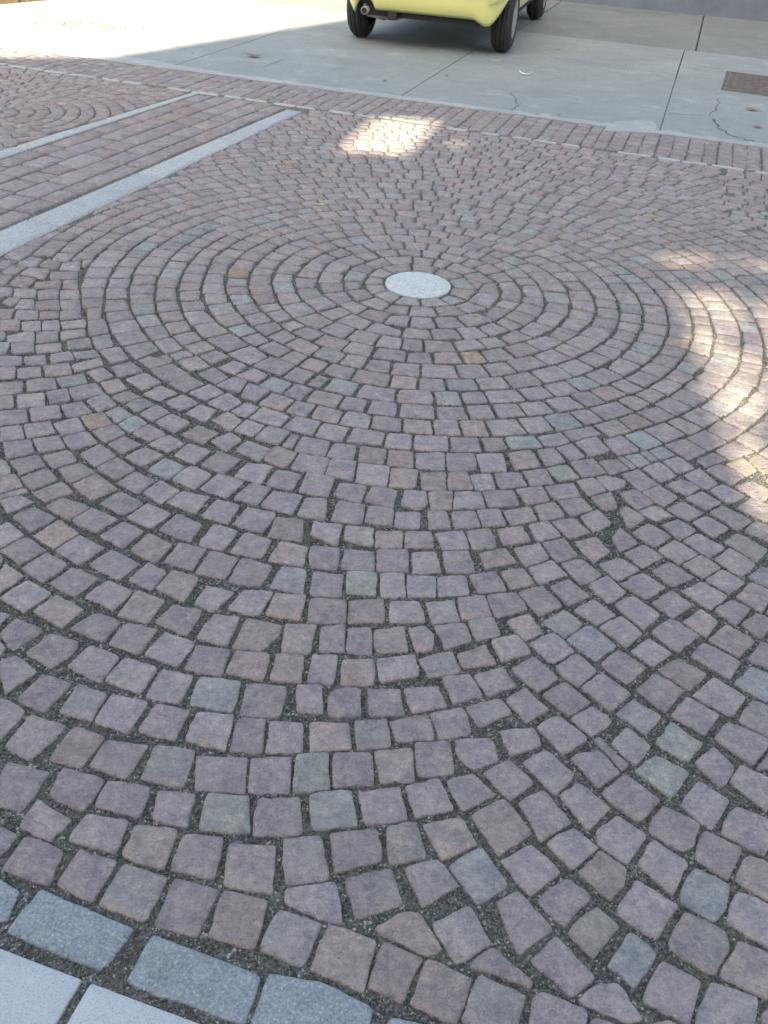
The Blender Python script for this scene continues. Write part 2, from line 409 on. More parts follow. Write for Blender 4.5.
I9 = [(165,60,225,-25,355,5,250,100),(325,85,400,0,545,10,470,118),(510,110,555,15,700,25,670,140),(0,145,60,65,215,105,150,212),(180,225,260,112,380,125,320,262),(350,270,420,130,585,165,570,215,480,285),(585,290,605,160,750,165,720,300),(120,375,180,255,335,280,295,410),(318,390,370,290,525,305,490,430),(530,430,560,305,690,310,675,435),(145,545,195,415,385,440,345,580),(385,595,425,450,600,460,605,500,570,605),(625,610,640,450,790,450,780,610),(125,715,185,585,350,600,310,765),(335,765,380,605,505,615,490,775),(510,775,530,630,685,640,680,775),(715,650,830,650,830,780,715,780)]
I10 = [(70,70,135,15,240,50,165,110),(200,118,280,50,385,90,305,158),(365,45,420,0,535,40,475,98),(500,90,560,30,655,65,600,130),(635,128,670,65,790,82,770,150),(-20,180,30,80,130,115,60,180),(355,175,420,108,545,120,480,205),(60,185,150,122,245,165,165,230),(195,230,280,160,400,200,320,272),(510,210,565,138,680,160,635,235),(665,245,700,165,800,160,790,260),(30,295,110,240,235,270,170,345),(355,280,440,205,530,230,465,310),(480,310,545,240,682,262,635,350),(200,360,275,282,380,310,325,400),(355,400,425,320,555,350,490,440),(660,355,700,275,800,280,790,380),(0,430,80,350,220,400,130,475),(520,460,555,368,690,378,680,480),(185,500,260,402,370,435,300,525),(335,535,410,440,535,475,485,560),(710,470,740,390,800,390,800,490),(20,580,95,490,220,520,150,620),(520,575,580,480,710,510,685,600),(170,635,245,530,375,565,310,660),(330,675,395,565,535,605,480,700),(700,595,735,500,800,510,800,610),(530,700,590,605,700,620,685,735),(0,715,75,620,185,660,115,755)]
I12 = [(105,575,140,488,262,505,245,592),(265,580,285,510,400,520,395,600),(405,605,415,535,530,535,525,612),(568,530,650,530,675,610,570,618),(680,540,775,530,800,605,700,610),(5,640,20,585,150,600,130,695),(165,665,175,600,305,615,295,700),(318,625,445,625,440,710,315,700),(460,630,580,630,595,715,458,715),(605,635,735,625,765,705,640,710),(115,450,145,395,270,410,240,492),(265,480,300,412,418,430,400,512),(440,500,460,430,555,435,565,490,530,522),(570,440,685,435,680,520,580,525),(0,370,40,350,115,380,70,460,0,450),(0,490,0,465,108,480,60,575,0,565)]
I11 = [(0,62,105,68,120,145,-5,148),(128,68,250,65,270,145,155,148),(280,65,385,50,435,125,315,138),(418,42,500,35,555,100,460,120),(515,35,585,15,645,75,585,95),(605,10,700,-15,765,50,675,75),(0,155,70,155,102,225,0,232),(95,165,195,158,218,232,125,235),(218,158,335,155,370,215,245,230),(355,150,460,138,498,205,390,218),(470,135,560,120,620,180,520,195),(580,105,685,90,745,155,640,178),(22,250,145,248,168,322,20,328),(158,245,300,238,332,310,190,318),(320,235,440,222,475,290,365,305),(458,220,590,205,630,268,505,278),(612,195,690,180,750,240,665,262),(10,345,120,340,145,412,25,420),(132,335,235,330,270,405,160,412),(258,340,380,320,418,382,295,405),(405,315,500,298,552,362,440,385),(525,290,630,272,685,330,580,360),(680,275,775,250,800,320,740,335),(0,435,60,440,88,515,0,515),(82,435,190,420,222,505,110,518),(230,425,345,410,388,480,260,498),(375,400,470,390,530,455,425,480),(492,390,600,372,672,440,575,468),(628,365,710,335,775,400,690,435),(0,535,120,530,148,615,0,630),(145,540,265,512,320,580,170,612),(310,518,430,492,475,565,365,600),(445,490,545,468,615,550,515,582),(600,485,700,462,768,530,690,585),(5,650,75,650,95,728,0,740),(95,645,215,628,270,715,140,730),(245,625,360,608,405,685,290,712),(380,608,490,575,562,645,430,685),(535,590,635,568,730,645,630,690),(180,745,310,735,345,790,190,790),(330,735,445,700,520,775,400,800),(488,705,590,668,680,750,570,790)]
I1 = [(0,62,110,35,165,115,35,132),(135,30,250,0,325,75,190,108),(295,15,370,-15,490,65,385,115),(478,15,570,-15,672,40,570,95),(245,125,330,90,435,170,325,215),(425,115,520,75,605,150,520,202),(590,110,690,62,790,110,700,185),(90,155,200,125,300,215,190,262),(0,165,70,155,128,235,30,280),(35,290,140,252,205,345,120,382),(205,290,310,235,400,300,310,368),(360,240,450,192,552,265,465,308),(555,210,640,172,768,255,690,330),(480,320,580,270,680,350,605,412),(320,375,425,308,558,405,460,478),(145,400,255,345,358,435,250,490),(0,365,60,355,148,425,25,478),(635,440,725,375,800,420,768,500),(485,500,570,435,698,515,610,592),(268,515,365,445,465,530,375,605),(60,520,160,465,278,565,180,630),(0,505,40,520,78,600,0,645),(390,610,490,545,625,640,530,722),(208,650,310,588,430,685,330,742),(40,660,125,612,230,710,140,775),(565,730,645,665,775,740,700,830),(345,760,440,695,540,770,440,840)]
I4 = [(85,65,215,20,268,110,115,132),(245,15,360,-20,440,45,315,92),(165,165,300,125,365,215,230,265),(350,135,450,80,570,175,465,248),(12,180,140,165,200,265,65,298),(130,320,290,275,345,345,190,412),(322,285,410,232,518,330,415,390),(498,265,605,205,715,300,615,355),(552,125,665,62,765,150,655,222),(0,330,110,320,160,430,0,472),(468,415,570,360,708,470,590,545),(630,375,740,310,800,340,800,480,735,485)]
I3 = [(165,165,265,95,410,185,305,265),(330,110,420,45,510,110,450,185),(460,205,560,122,700,210,620,290),(630,120,715,65,800,100,740,195),(495,50,580,0,675,45,600,125),(60,265,150,200,265,275,175,340),(372,285,440,218,625,315,570,405),(665,300,740,215,830,250,800,370),(-60,340,15,268,132,350,42,435),(200,360,305,298,450,380,360,462),(598,430,680,345,830,400,760,525),(88,465,180,378,330,465,235,575),(385,490,490,398,655,500,580,600),(0,570,75,510,235,610,130,700),(270,595,350,500,512,590,440,695),(618,625,690,520,800,570,780,710),(185,735,270,630,430,740,350,835),(495,715,560,640,780,730,690,850),(-40,740,40,658,158,755,80,850)]
I2 = [(10,70,95,45,195,120,105,158),(125,40,205,10,292,80,215,110),(225,5,300,-20,385,40,300,65),(245,130,320,98,415,140,345,182),(335,75,410,42,508,120,445,152),(452,50,520,22,642,85,575,128),(555,20,640,-10,708,50,655,75),(0,170,85,150,175,220,90,258),(115,165,200,125,300,188,225,238),(345,195,425,160,525,215,450,255),(470,155,535,125,645,185,570,222),(600,130,690,105,800,160,735,210),(0,250,55,238,130,300,45,350),(98,262,180,232,275,285,190,312),(245,250,325,212,435,270,355,310),(472,270,535,238,680,310,610,362),(612,245,680,200,800,250,760,315),(218,335,300,305,392,360,315,410),(382,322,450,290,565,350,490,400),(650,365,705,318,800,350,800,430),(-40,400,0,350,92,425,0,470),(70,375,150,328,262,395,180,448),(335,415,405,380,545,450,465,502),(545,420,610,375,768,455,710,522),(22,480,125,435,225,500,120,555),(198,465,285,415,408,485,310,535),(495,515,570,458,705,535,630,600),(330,540,420,490,520,555,430,610),(170,570,260,522,388,600,270,652),(-60,560,0,485,105,570,0,625),(440,610,515,555,648,630,570,690),(665,600,740,545,830,590,800,665),(10,640,120,585,235,660,135,718),(325,680,425,628,555,705,470,775),(605,705,680,632,800,680,740,785),(170,740,270,678,375,750,275,815)]
J7 = [(0,15,135,10,125,75,0,85),(155,5,325,-5,335,50,160,65),(340,0,500,-20,560,15,380,40),(0,95,75,92,78,160,0,170),(105,85,262,75,265,150,110,160),(282,70,400,50,415,120,300,135),(400,50,570,15,625,75,450,115),(605,10,690,-20,765,45,665,75),(520,120,625,82,700,145,590,185),(0,185,150,172,165,245,0,265),(180,170,350,150,365,220,195,242),(368,150,490,125,550,190,405,220),(485,215,615,192,670,262,540,292),(0,280,125,265,140,345,0,362),(145,265,300,242,328,310,165,345),(320,255,465,222,510,295,370,328),(555,305,690,262,750,315,630,370),(20,372,175,355,205,430,40,468),(200,355,350,328,390,400,240,430),(372,345,520,305,585,375,430,412),(60,480,225,440,270,505,115,560),(260,455,410,415,460,480,320,525),(480,440,600,385,695,455,570,512),(0,465,40,490,65,555,0,570),(125,580,280,520,345,590,190,655),(352,535,480,498,570,550,425,612),(0,580,100,560,130,630,0,670),(435,625,580,562,705,650,545,715),(200,675,370,612,435,670,270,725),(0,690,140,665,205,735,60,790),(265,750,430,680,540,765,380,830)]
J2 = [(35,55,110,35,160,75,85,100),(150,35,240,10,300,50,190,80),(280,0,330,-20,440,5,345,40),(340,45,440,15,520,65,420,105),(470,5,560,-20,620,25,530,48),(570,65,640,35,710,80,650,110),(665,35,740,0,800,25,740,65),(100,105,190,85,225,130,140,155),(220,90,310,60,385,105,300,140),(430,110,510,70,595,115,500,152),(660,120,740,82,800,100,768,150),(305,155,385,118,468,155,380,190),(525,155,620,115,690,155,600,190),(152,175,230,145,292,175,205,205),(220,210,290,175,355,210,270,245),(410,200,490,165,565,205,480,238),(612,200,710,155,775,200,700,240),(120,250,185,220,255,262,175,295),(290,258,370,215,430,250,350,290),(508,250,580,210,655,240,600,292),(185,305,265,265,320,300,240,345),(365,295,440,252,525,295,450,345),(635,285,710,245,775,285,720,335),(250,345,330,305,412,355,330,385),(490,355,570,310,665,345,590,400),(330,400,425,352,498,400,420,438),(135,400,210,362,290,400,200,445),(630,385,720,345,775,380,700,432),(215,465,310,418,400,455,300,505),(455,450,540,402,632,445,545,495),(585,485,680,435,765,480,690,540),(325,525,410,468,505,510,420,568),(80,520,180,470,262,522,170,570),(445,570,520,512,628,548,555,615),(175,585,265,530,360,575,275,635),(580,620,655,550,768,590,710,660),(305,635,385,578,480,625,400,690),(415,690,500,628,615,655,560,738),(100,685,195,632,302,690,205,740)]
J1 = [(290,240,378,235,385,285,295,280),(290,190,375,188,380,225,290,232),(305,140,372,138,372,182,300,180),(300,60,385,52,378,95,285,92),(290,295,380,285,390,320,292,332),(297,345,405,332,408,368,300,375),(293,390,405,378,408,408,295,430),(322,435,425,420,438,462,330,472),(350,490,450,475,478,505,365,518),(345,550,480,515,490,550,360,580),(245,105,372,100,370,138,245,140),(175,150,290,142,285,180,165,178),(180,195,280,182,275,228,185,232),(172,245,285,235,285,282,175,282),(192,295,285,290,285,322,190,328),(205,345,280,338,285,382,205,385),(175,395,275,390,275,435,175,440),(172,452,290,440,295,482,175,490),(245,500,340,485,352,520,245,540),(210,555,335,540,342,590,220,605),(270,615,400,590,415,635,300,655),(420,590,515,568,545,605,455,632),(325,670,470,640,495,680,350,712),(487,640,570,612,610,650,530,685),(225,680,310,665,330,715,245,730),(130,625,260,615,268,665,130,675),(85,565,190,555,195,600,85,610),(115,510,215,500,220,545,125,548),(55,450,160,440,165,485,60,492),(35,412,130,390,165,395,160,435,40,438),(105,345,195,340,198,385,105,388),(80,285,182,282,180,328,70,328),(100,235,170,232,165,278,70,275),(70,185,180,185,165,222,65,222),(45,160,85,128,170,135,130,178),(100,110,140,85,245,92,210,135),(0,335,95,335,90,380,0,380),(0,390,35,390,20,425,0,432),(0,445,45,440,30,490,0,495),(0,505,105,508,100,548,0,550),(0,560,75,560,65,612,0,612),(0,625,105,632,100,685,0,690),(0,175,75,180,50,212,0,215),(10,245,55,222,105,230,60,262),(0,280,70,282,50,325,0,325),(0,120,60,122,30,160,0,165),(10,105,65,70,130,78,60,118),(190,70,230,42,295,60,265,88),(85,60,150,30,205,42,160,80),(20,30,60,5,150,12,95,45)]
I13 = [(55,295,125,295,145,340,70,350),(130,290,185,280,205,325,150,338),(25,358,85,352,105,400,35,408),(95,352,170,345,190,385,110,408),(50,412,125,400,145,445,70,460),(145,405,200,395,228,445,175,460),(105,460,175,445,198,490,130,510),(25,480,90,468,112,520,35,525)]
I14 = [(30,690,60,630,135,645,110,700),(130,705,155,650,235,665,215,720),(235,725,255,675,335,680,325,740),(325,750,340,690,425,695,415,755),(435,750,445,700,515,700,515,750),(105,640,130,590,220,605,200,655),(210,655,225,610,300,615,290,670),(300,680,310,620,400,630,390,690),(400,690,405,635,485,640,475,692),(495,650,570,648,570,700,500,700),(570,650,640,645,650,695,580,702),(645,655,705,645,720,695,655,700),(115,585,140,540,220,555,205,600),(210,600,235,560,300,565,290,612),(300,620,315,570,390,580,380,625),(395,630,400,580,470,585,470,632),(480,590,565,588,565,640,485,640),(570,590,660,590,660,640,580,645),(660,595,750,590,750,640,670,645)]
def quads(lst, ox, oy, k):
    for q in lst:
        pts = [(ox+q[i]/k, oy+q[i+1]/k) for i in range(0, len(q), 2)]
        cut = k > 1 and (min(q) < 1 or max(q) > 769) and not (min(q[0::2]) < 1 and ox == 0)
        yield (cut, pts)
TR = list(quads(A3, 0, 768, 3.))+list(quads(B3, 256, 768, 3.))+list(quads(C3, 512, 768, 3.))+list(quads(P1, 0, 0, 1.))
for lst, ox, oy, k in ((I5,0,500,3.84),(I6,0,640,3.84),(I7,310,540,4.8),(I8,310,690,4.8),(I9,160,590,4.8),(I10,160,440,4.8),(I12,310,400,4.8),(I11,450,440,4.8),(I1,500,560,4.8),(I4,440,640,4.8),(I3,620,600,5.19),(I2,620,460,5.19),(J7,0,380,6.),(J2,80,360,4.8),(J1,0,250,4.8),(I13,448,448,2.4),(I14,256,256,3.)):
    TR += list(quads(lst, ox, oy, k))
REDD = {(285, 640)}
special = {}                       # colours read from the photograph: pixel -> colour
SPEC = [((333,811),(.265,.30,.28)),((481,875),(.25,.285,.29)),((633,958),(.24,.285,.295)),((705,893),(.245,.29,.30)),
        ((593,932),(.27,.255,.225)),((395,972),(.25,.185,.185)),((85,874),(.27,.215,.235)),((212,700),(.27,.31,.30)),
        ((97,420),(.33,.245,.17)),((68,533),(.35,.27,.22)),((668,343),(.36,.25,.19)),((754,670),(.23,.28,.29)),((508,900),(.29,.25,.265)),
        ((595,641),(.26,.29,.30)),((535,437),(.27,.34,.31)),((388,765),(.31,.26,.24)),((560,620),(.29,.285,.25)),((160,470),(.25,.29,.31)),
        ((288,575),(.26,.285,.295)),((250,660),(.33,.25,.24)),((660,455),(.26,.30,.31)),((735,465),(.42,.34,.25)),((420,300),(.33,.26,.25))]
SPECW = [(G(*a), tuple(.6*x+.45*y for x, y in zip(b, (.34,.30,.29)))) for a, b in SPEC]
def spec_colour(p):
    for w, b in SPECW:
        if inside(p, w): return b
TR.sort(key=lambda t: t[0])
for cut_, pts in TR:
    p = ccw(np.array([G(*q) for q in pts]))
    if area(p) < 2e-4: continue
    cc_ = p.mean(0); ra_ = np.linalg.norm(p-cc_, axis=1).mean(); p = cc_+(p-cc_)*(1+.0040/ra_)
    a0 = area(p); p = carve(p, .003, (.72 if cut_ else .64))          # drops a stone already met in a neighbouring view
    if p is None: continue
    c = spec_colour(p) or sett_colour(.0)
    if c[2] > c[0]*.97 and not spec_colour(p): c = sett_colour(.0)
    put(p, colour=c, rnd=.0065, wob=.0021, rust=random.choice((0,0,0,0,.5)))

# granite strip and slabs at the near corner ------------------------------------
K = Stones(); Wt = Stones()
blk = [[(-20,868),(20,890),(7,920),(-15,925)],[(40,887),(135,928),(102,970),(5,931)],[(152,933),(262,975),(245,1025),(125,981)],
       [(268.5,972),(323,981),(375,1007),(359,1055),(249,1025)],[(389,1015),(423,1023),(469,1045),(443,1078),(379,1051)]]
for b in blk:
    p = ccw(np.array([G(*q) for q in b])); register(p)
    K.add(p, (1,1,1), 2, rnd=.007, wob=.0022, tilt=.004, depth=.1, edge=.006)
SO = G(0, 939); SE = G(160, 999.6); SD = (SE-SO)/np.linalg.norm(SE-SO); SN = np.array([-SD[1], SD[0]])     # SN points away from the camera
# further blocks both ways, outside the frame
e0 = G(389,1015)+SD*.13; 
def strip_rect(o, a, b, lo, hi):
    return np.array([o+SD*a+SN*lo, o+SD*b+SN*lo, o+SD*b+SN*hi, o+SD*a+SN*hi])
s_last = (G(443,1070)-SO)@SD+.02
x = s_last
while x < 4.0:
    L = random.uniform(.17, .23); p = strip_rect(SO, x, x+L-.018, .016, .108); p = carve(ccw(p), .01, .6)
    if p is not None: register(p); K.add(p, (1,1,1), 1, rnd=.007, wob=.002, tilt=.004, depth=.1)
    x += L
x = (G(-12,905)-SO)@SD-.03
while x > -3.2:
    L = random.uniform(.17, .23); p = strip_rect(SO, x-L+.018, x, .016, .108); p = carve(ccw(p), .01, .6)
    if p is not None: register(p); K.add(p, (1,1,1), 1, rnd=.007, wob=.002, tilt=.004, depth=.1)
    x -= L
# pale slabs
xj = (G(90, 974)-SO)@SD
for row in range(5):
    x = xj-.42*8+(0 if row % 2 == 0 else .2)
    while x < 4.2:
        p = strip_rect(SO, x+.008, x+.412, -.012-.31*(row+1)+.02, -.012-.31*row)
        Wt.add(ccw(p), (1,1,1), 2 if row == 0 else 1, rnd=.006, wob=.0015, tilt=.001, depth=.1, edge=.004); register(ccw(p))
        x += .42

# two granite bands -----------------------------------------------------------
def ln(a, b): 
    a = G(*a); b = G(*b); return a, (b-a)/np.linalg.norm(b-a)
def ext(a, b, s0, s1):
    o, d = ln(a, b); L = np.linalg.norm(G(*b)-G(*a)); return [o+d*(s0), o+d*(L+s1)]
BA = Stones(); BB = Stones()
def band(up, lo, joints, st_, ext0, dark=()):
    (ua, ub), (la, lb) = up, lo
    uo, ud = ln(ua, ub); lo_, ld = ln(la, lb)
    Lu = np.linalg.norm(G(*ub)-G(*ua))
    ts = [-ext0-.9*i for i in range(5, 0, -1)]+joints+[Lu]
    for i, (t0, t1) in enumerate(zip(ts, ts[1:])):
        g = .004
        def lp(u): return lo_+ld*((u-lo_)@ld)
        p0, p1 = uo+ud*(t0+g), uo+ud*(t1-g)
        p = ccw(np.array([p0, p1, lp(p1), lp(p0)])); register(p)
        tgt = BB if (i-5) in dark else BA
        tgt.add(p, (1,1,1), 1, rnd=.006, wob=.003, tilt=.001, depth=.1, edge=.006)
o, d = ln((0,231),(287.5,109))
jt = [float((G(*q)-o)@d) for q in ((45,223),(143,174),(237,134))]
band(((0,231),(287.5,109)), ((0,254.8),(305,110)), jt, BA, -jt[0]+.0, dark=(0, 2))
o, d = ln((0,150.6),(200,90))
jt2 = [float((G(*q)-o)@d) for q in ((25,148),(110,120))]
band(((0,150.6),(200,90)), ((0,158),(203,91.5)), jt2, BA, -jt2[0], dark=())
# white marble marker line
WO = G(0, 63.6); WE = G(768, 172.8); WL = (WE-WO)/np.linalg.norm(WE-WO); WN = np.array([-WL[1], WL[0]])
ML = Stones(); x = -3.0
while x < 9.5:
    L = random.uniform(.13, .24); w = random.uniform(.036, .052)
    if random.random() < .86:
        p = np.array([WO+WL*x-WN*w*.5, WO+WL*(x+L)-WN*w*.5, WO+WL*(x+L)+WN*w*.5, WO+WL*x+WN*w*.5])
        p += rng.normal(0, .004, p.shape); ML.add(ccw(p), (1,1,1), 1, rnd=.012, wob=.006, tilt=.004); register(ccw(p))
    x += L+random.choice((random.uniform(.006, .03), random.uniform(.03,.1)))
CO = G(150, 66); CE = G(768, 148); CL = (CE-CO)/np.linalg.norm(CE-CO); CN = np.array([-CL[1], CL[0]])   # kerb edge of the driveway

# soldier course between marker line and driveway
def in_strip(p):
    c = p.mean(0); return (c-WO)@WN > .02 and (c-CO)@CN < -.01
x = -3.4
while x < 9.5:
    w = random.uniform(.088, .112); y = .028+random.uniform(-.04, .0)
    sk = random.uniform(-.01, .01)
    while y < .9:
        L = random.uniform(.085, .14)
        g = .0045; p = np.array([(x+g+sk, y+.003), (x+w-g+sk, y+.003), (x+w-g, y+L-.003), (x+g, y+L-.003)])+rng.normal(0, .003, (4, 2))
        q = ccw(np.array([WO+WL*a+WN*b for a, b in p]))
        q = clip(q, WO+WN*.03, WN)
        if q is not None: q = clip(q, CO-CN*.008, -CN)
        if q is not None and area(q) > .0035:
            put(q, colour=tuple(c*k for c, k in zip(sett_colour(.01), (.90,.91,.92))), wob=.003)
        y += L
    x += w

# running-bond courses between the two bands
b1o, b1d = ln((0,231),(287.5,109)); b2o, b2d = ln((0,158),(203,91.5))
n1 = np.array([-b1d[1], b1d[0]])
if (b2o-b1o)@n1 < 0: n1 = -n1
N = 5
for k in range(N):
    s = -3.4+random.uniform(0, .2)
    while s < 3.6:
        L = random.uniform(.15, .27)
        def pt(s_, f):
            a = b1o+b1d*s_; bb = b2o+b2d*((a-b2o)@b2d); return a+(bb-a)*f
        g = .007/(.24); f0 = k/N+ (.035 if k == 0 else 0)+g*.33; f1 = (k+1)/N-g*.33-(.03 if k == N-1 else 0)
        j = rng.normal(0, .004, 4)
        p = ccw(np.array([pt(s+.0075+j[0], f0), pt(s+L-.0075+j[1], f0), pt(s+L-.0075+j[2], f1), pt(s+.0075+j[3], f1)]))
        q = clip(p, WO-WN*.03, -WN)
        if q is not None and area(q) > .3*area(p):
            put(q, colour=tuple(c*kk for c, kk in zip(sett_colour(.004), (.95,.95,.95))), wob=.004, rnd=.012)
        s += L

# straight courses hugging the granite strip ---------------------------------------
def courses(o, d, n, s0, s1, rows, wmean, keepfn=None, jit=.004, gap=.0062):
    y = 0
    for h in rows:
        x = s0+random.uniform(0, wmean)
        while x < s1:
            w = wmean*random.uniform(.82, 1.2)
            p = np.array([(x+gap, y+gap), (x+w-gap, y+gap), (x+w-gap, y+h-gap), (x+gap, y+h-gap)])+rng.normal(0, jit*.6, (4, 2))
            q = ccw(np.array([o+d*a+n*b for a, b in p])); x += w
            if keepfn and not keepfn(q): continue
            q = carve(q, .010, .55)
            if q is not None: put(q, colour=spec_colour(q))
        y += h
ro = SO+SN*.113
courses(ro, SD, SN, -3.2, 4.2, [.088], .088)

# filler courses left of the great circle and beside it on the far right
FIL = [G(*q) for q in ((-200,262),(0,262),(75,280),(76,300),(75,335),(71,360),(60,405),(33,438),(-5,462),(-200,560))]
fd = np.array([math.cos(R_(15)), math.sin(R_(15))]); fn = np.array([-fd[1], fd[0]])
courses(G(0,470)-fn*.4, fd, fn, -1.0, 1.6, [.094*random.uniform(.92, 1.08) for _ in range(22)], .108, lambda q: inside(FIL, q.mean(0)))
FIR = [G(*q) for q in ((722,168),(760,172),(900,195),(900,262),(768,240),(742,232),(728,200))]
courses(WE-WN*1.2-WL*.6, WL, WN, -.3, 2.4, [.075*random.uniform(.92, 1.08) for _ in range(16)], .115, lambda q: inside(FIR, q.mean(0)))

# concentric rings -----------------------------------------------------------------
bot = [1.03,1.62,2.27,3.02,3.76,4.45,5.1,5.8,6.48,7.21,7.87,8.52,9.2,9.88,10.62,11.34,11.97,12.55,13.25,13.91,14.57,15.23,15.87,16.5,17.1,17.71,18.29]
lef = [1.03,1.62,2.27,2.97,3.63,4.35,5.,5.65,6.29,6.96,7.6,8.28,8.96,9.66]
rig = [1.03,1.72,2.45,3.12,3.77,4.5,5.22,5.95,6.62,7.28,7.95,8.56,9.25]
def extend(l, p, n=42):
    l = list(l)
    while len(l) < n: l.append(l[-1]+p)
    return l
bot = extend(bot, .585); lef = extend(lef, .655); rig = extend(rig, .65)
top = extend([1.03], .655)
KEYS = [(-174, lef), (-92, bot), (-12, rig), (90, top), (186, lef)]
def Rk(k, deg):
    deg = (deg+174) % 360-174
    for (a, la), (b, lb) in zip(KEYS, KEYS[1:]):
        if a <= deg <= b:
            t = (deg-a)/(b-a); t = t*t*(3-2*t); return la[k]*(1-t)+lb[k]*t
    return lef[k]
l1o, l1d = ln((0,254.8),(305,110)); l1n = np.array([l1d[1], -l1d[0]])      # field side of the band
wobk = [(random.uniform(0, 6.28), random.uniform(0, 6.28)) for _ in range(60)]
def ringr(k, deg, ctr_scale=1.0):
    w = .035*math.sin(R_(deg)*3+wobk[k][0])+.025*math.sin(R_(deg)*7+wobk[k][1])
    return (Rk(k, deg)+(w if k else 0))*RU
for k in range(0, 36):
    rm = Rk(k, -90)*RU
    a = random.uniform(0, 360); end = a+360
    while a < end-1:
        pitch = (Rk(k+1, a)-Rk(k, a))*RU
        wl = pitch*random.gauss(1.07, .13); wl = max(.06, wl)
        if k == 0: wl = max(wl, .085)
        da = math.degrees(wl/(((Rk(k, a)+Rk(k+1, a))*.5)*RU))
        if a+da > end-.35*da: da = end-a
        a0, a1 = a, a+da; a += da
        far_ = .0011 if 0 < a % 360 < 180 or k < 10 else 0
        g = random.uniform(.0036, .006)+far_; gr = random.uniform(.0038, .0062)+far_
        cc = []
        for (t, kk, sg) in ((a0, k, 1), (a1, k, 1), (a1, k+1, -1), (a0, k+1, -1)):
            rr = ringr(kk, t)+sg*gr+random.gauss(0, .0028)
            tt = t+(1 if t == a0 else -1)*math.degrees((g+random.gauss(0, .0022))/max(rr, .05))
            cc.append(CEN+rr*np.array([math.cos(R_(tt)), math.sin(R_(tt))]))
        p = ccw(np.array(cc)); c = p.mean(0)
        if c[1] < -.2 or c[1] > 9 or abs(c[0]) > 4.2: continue
        if inside(FIL, c) or inside(FIR, c): continue
        a_0 = area(p)
        q = clip(p, WO-WN*.032, -WN)
        if q is not None: q = clip(q, l1o+l1n*.012, l1n)
        if q is not None: q = clip(q, ro+SN*.0, SN)
        if q is None or area(q) < .34*a_0: continue
        q = carve(q, .0085, .36)
        if q is None: continue
        put(q, colour=spec_colour(q))

# circle beyond the second band on the left
C3w = G(-12, 112)
l2o, l2d = ln((0,150.6),(200,90)); l2n = np.array([-l2d[1], l2d[0]])
for k in range(0, 22):
    r0 = .1+k*.098; a = random.uniform(0, 360); end = a+360
    while a < end-1:
        da = math.degrees(random.uniform(.09, .13)/(r0+.049)); da = min(da, end-a)
        g = .006; a0, a1 = a, a+da; a += da
        p = np.array([C3w+rr*np.array([math.cos(R_(t)), math.sin(R_(t))]) for t, rr in
            ((a0+math.degrees(g/(r0+.05)), r0+g), (a1-math.degrees(g/(r0+.05)), r0+g), (a1-math.degrees(g/(r0+.05)), r0+.098-g), (a0+math.degrees(g/(r0+.05)), r0+.098-g))])
        p = ccw(p+rng.normal(0, .002, p.shape)); a_0 = area(p)
        if p.mean(0)[0] < -5: continue
        q = clip(p, l2o+l2n*.012, l2n)
        if q is not None: q = clip(q, WO-WN*.032, -WN)
        if q is None or area(q) < .35*a_0: continue
        q = carve(q, .008, .4)
        if q is not None: put(q, colour=tuple(c*kk for c, kk in zip(sett_colour(.004), (1.,.98,.95))))

# plug the holes that clipping left open with small cut stones
def occupied(x, y, r):
    for q in GRID.get((math.floor(x/.2), math.floor(y/.2)), ()):
        e = np.roll(q, -1, 0)-q; n = np.c_[-e[:,1], e[:,0]]; L = np.linalg.norm(n, axis=1)
        d = (((np.array([x, y])-q)*n).sum(1)/np.maximum(L, 1e-9)).min()
        if d > -r: return True
    return False
plugs = 0
for _ in range(30000):
    x = random.uniform(-2.2, 3.2); y = random.uniform(.4, 6.8)
    pt_ = np.array([x, y])
    if (pt_-WO)@WN > -.05 or (pt_-l1o)@l1n < .03 or (pt_-ro)@SN < 0: continue
    if math.hypot(*(pt_-CEN)) < RU*1.1: continue
    if occupied(x, y, .0165): continue
    best = None
    for th in (0, .26, .52, .78, 1.05, 1.31):
        q = np.array([pt_+.068*np.array([math.cos(t), math.sin(t)]) for t in np.arange(4)*math.pi/2+th])
        q = carve(ccw(q), .0065, .09)
        if q is not None and (best is None or area(q) > area(best)): best = q
    if best is not None and area(best) > 7e-4: put(best, rnd=.005); plugs += 1
print('setts', len(S.polys), 'plugs', plugs)

o = S.build('cobblestone_paving', M['sett']); tag(o, kind='structure')
o = K.build('granite_block_strip', M['blue']); tag(o, kind='structure')
o = Wt.build('pale_slab_pavement', M['white']); tag(o, kind='structure')
o = BA.build('granite_band', M['band']); tag(o, kind='structure')
o = BB.build('granite_band', M['bandb']); tag(o, kind='structure')
o = ML.build('marble_marker_line', M['line']); tag(o, kind='structure')

# bed of fine gravel under and between the stones, then real loose chips -------------
mb = MB(); mb.add([(-6,-3,-.008),(6,-3,-.008),(6,9.5,-.008),(-6,9.5,-.008)], [(0,1,2,3)])
o = mb.build('joint_bed', M['bed']); tag(o, kind='structure')
mb = MB(); mb.add([(-400,-400,-.06),(400,-400,-.06),(400,400,-.06),(-400,400,-.06)], [(0,1,2,3)])
o = mb.build('ground', M['conc3']); tag(o, kind='structure')

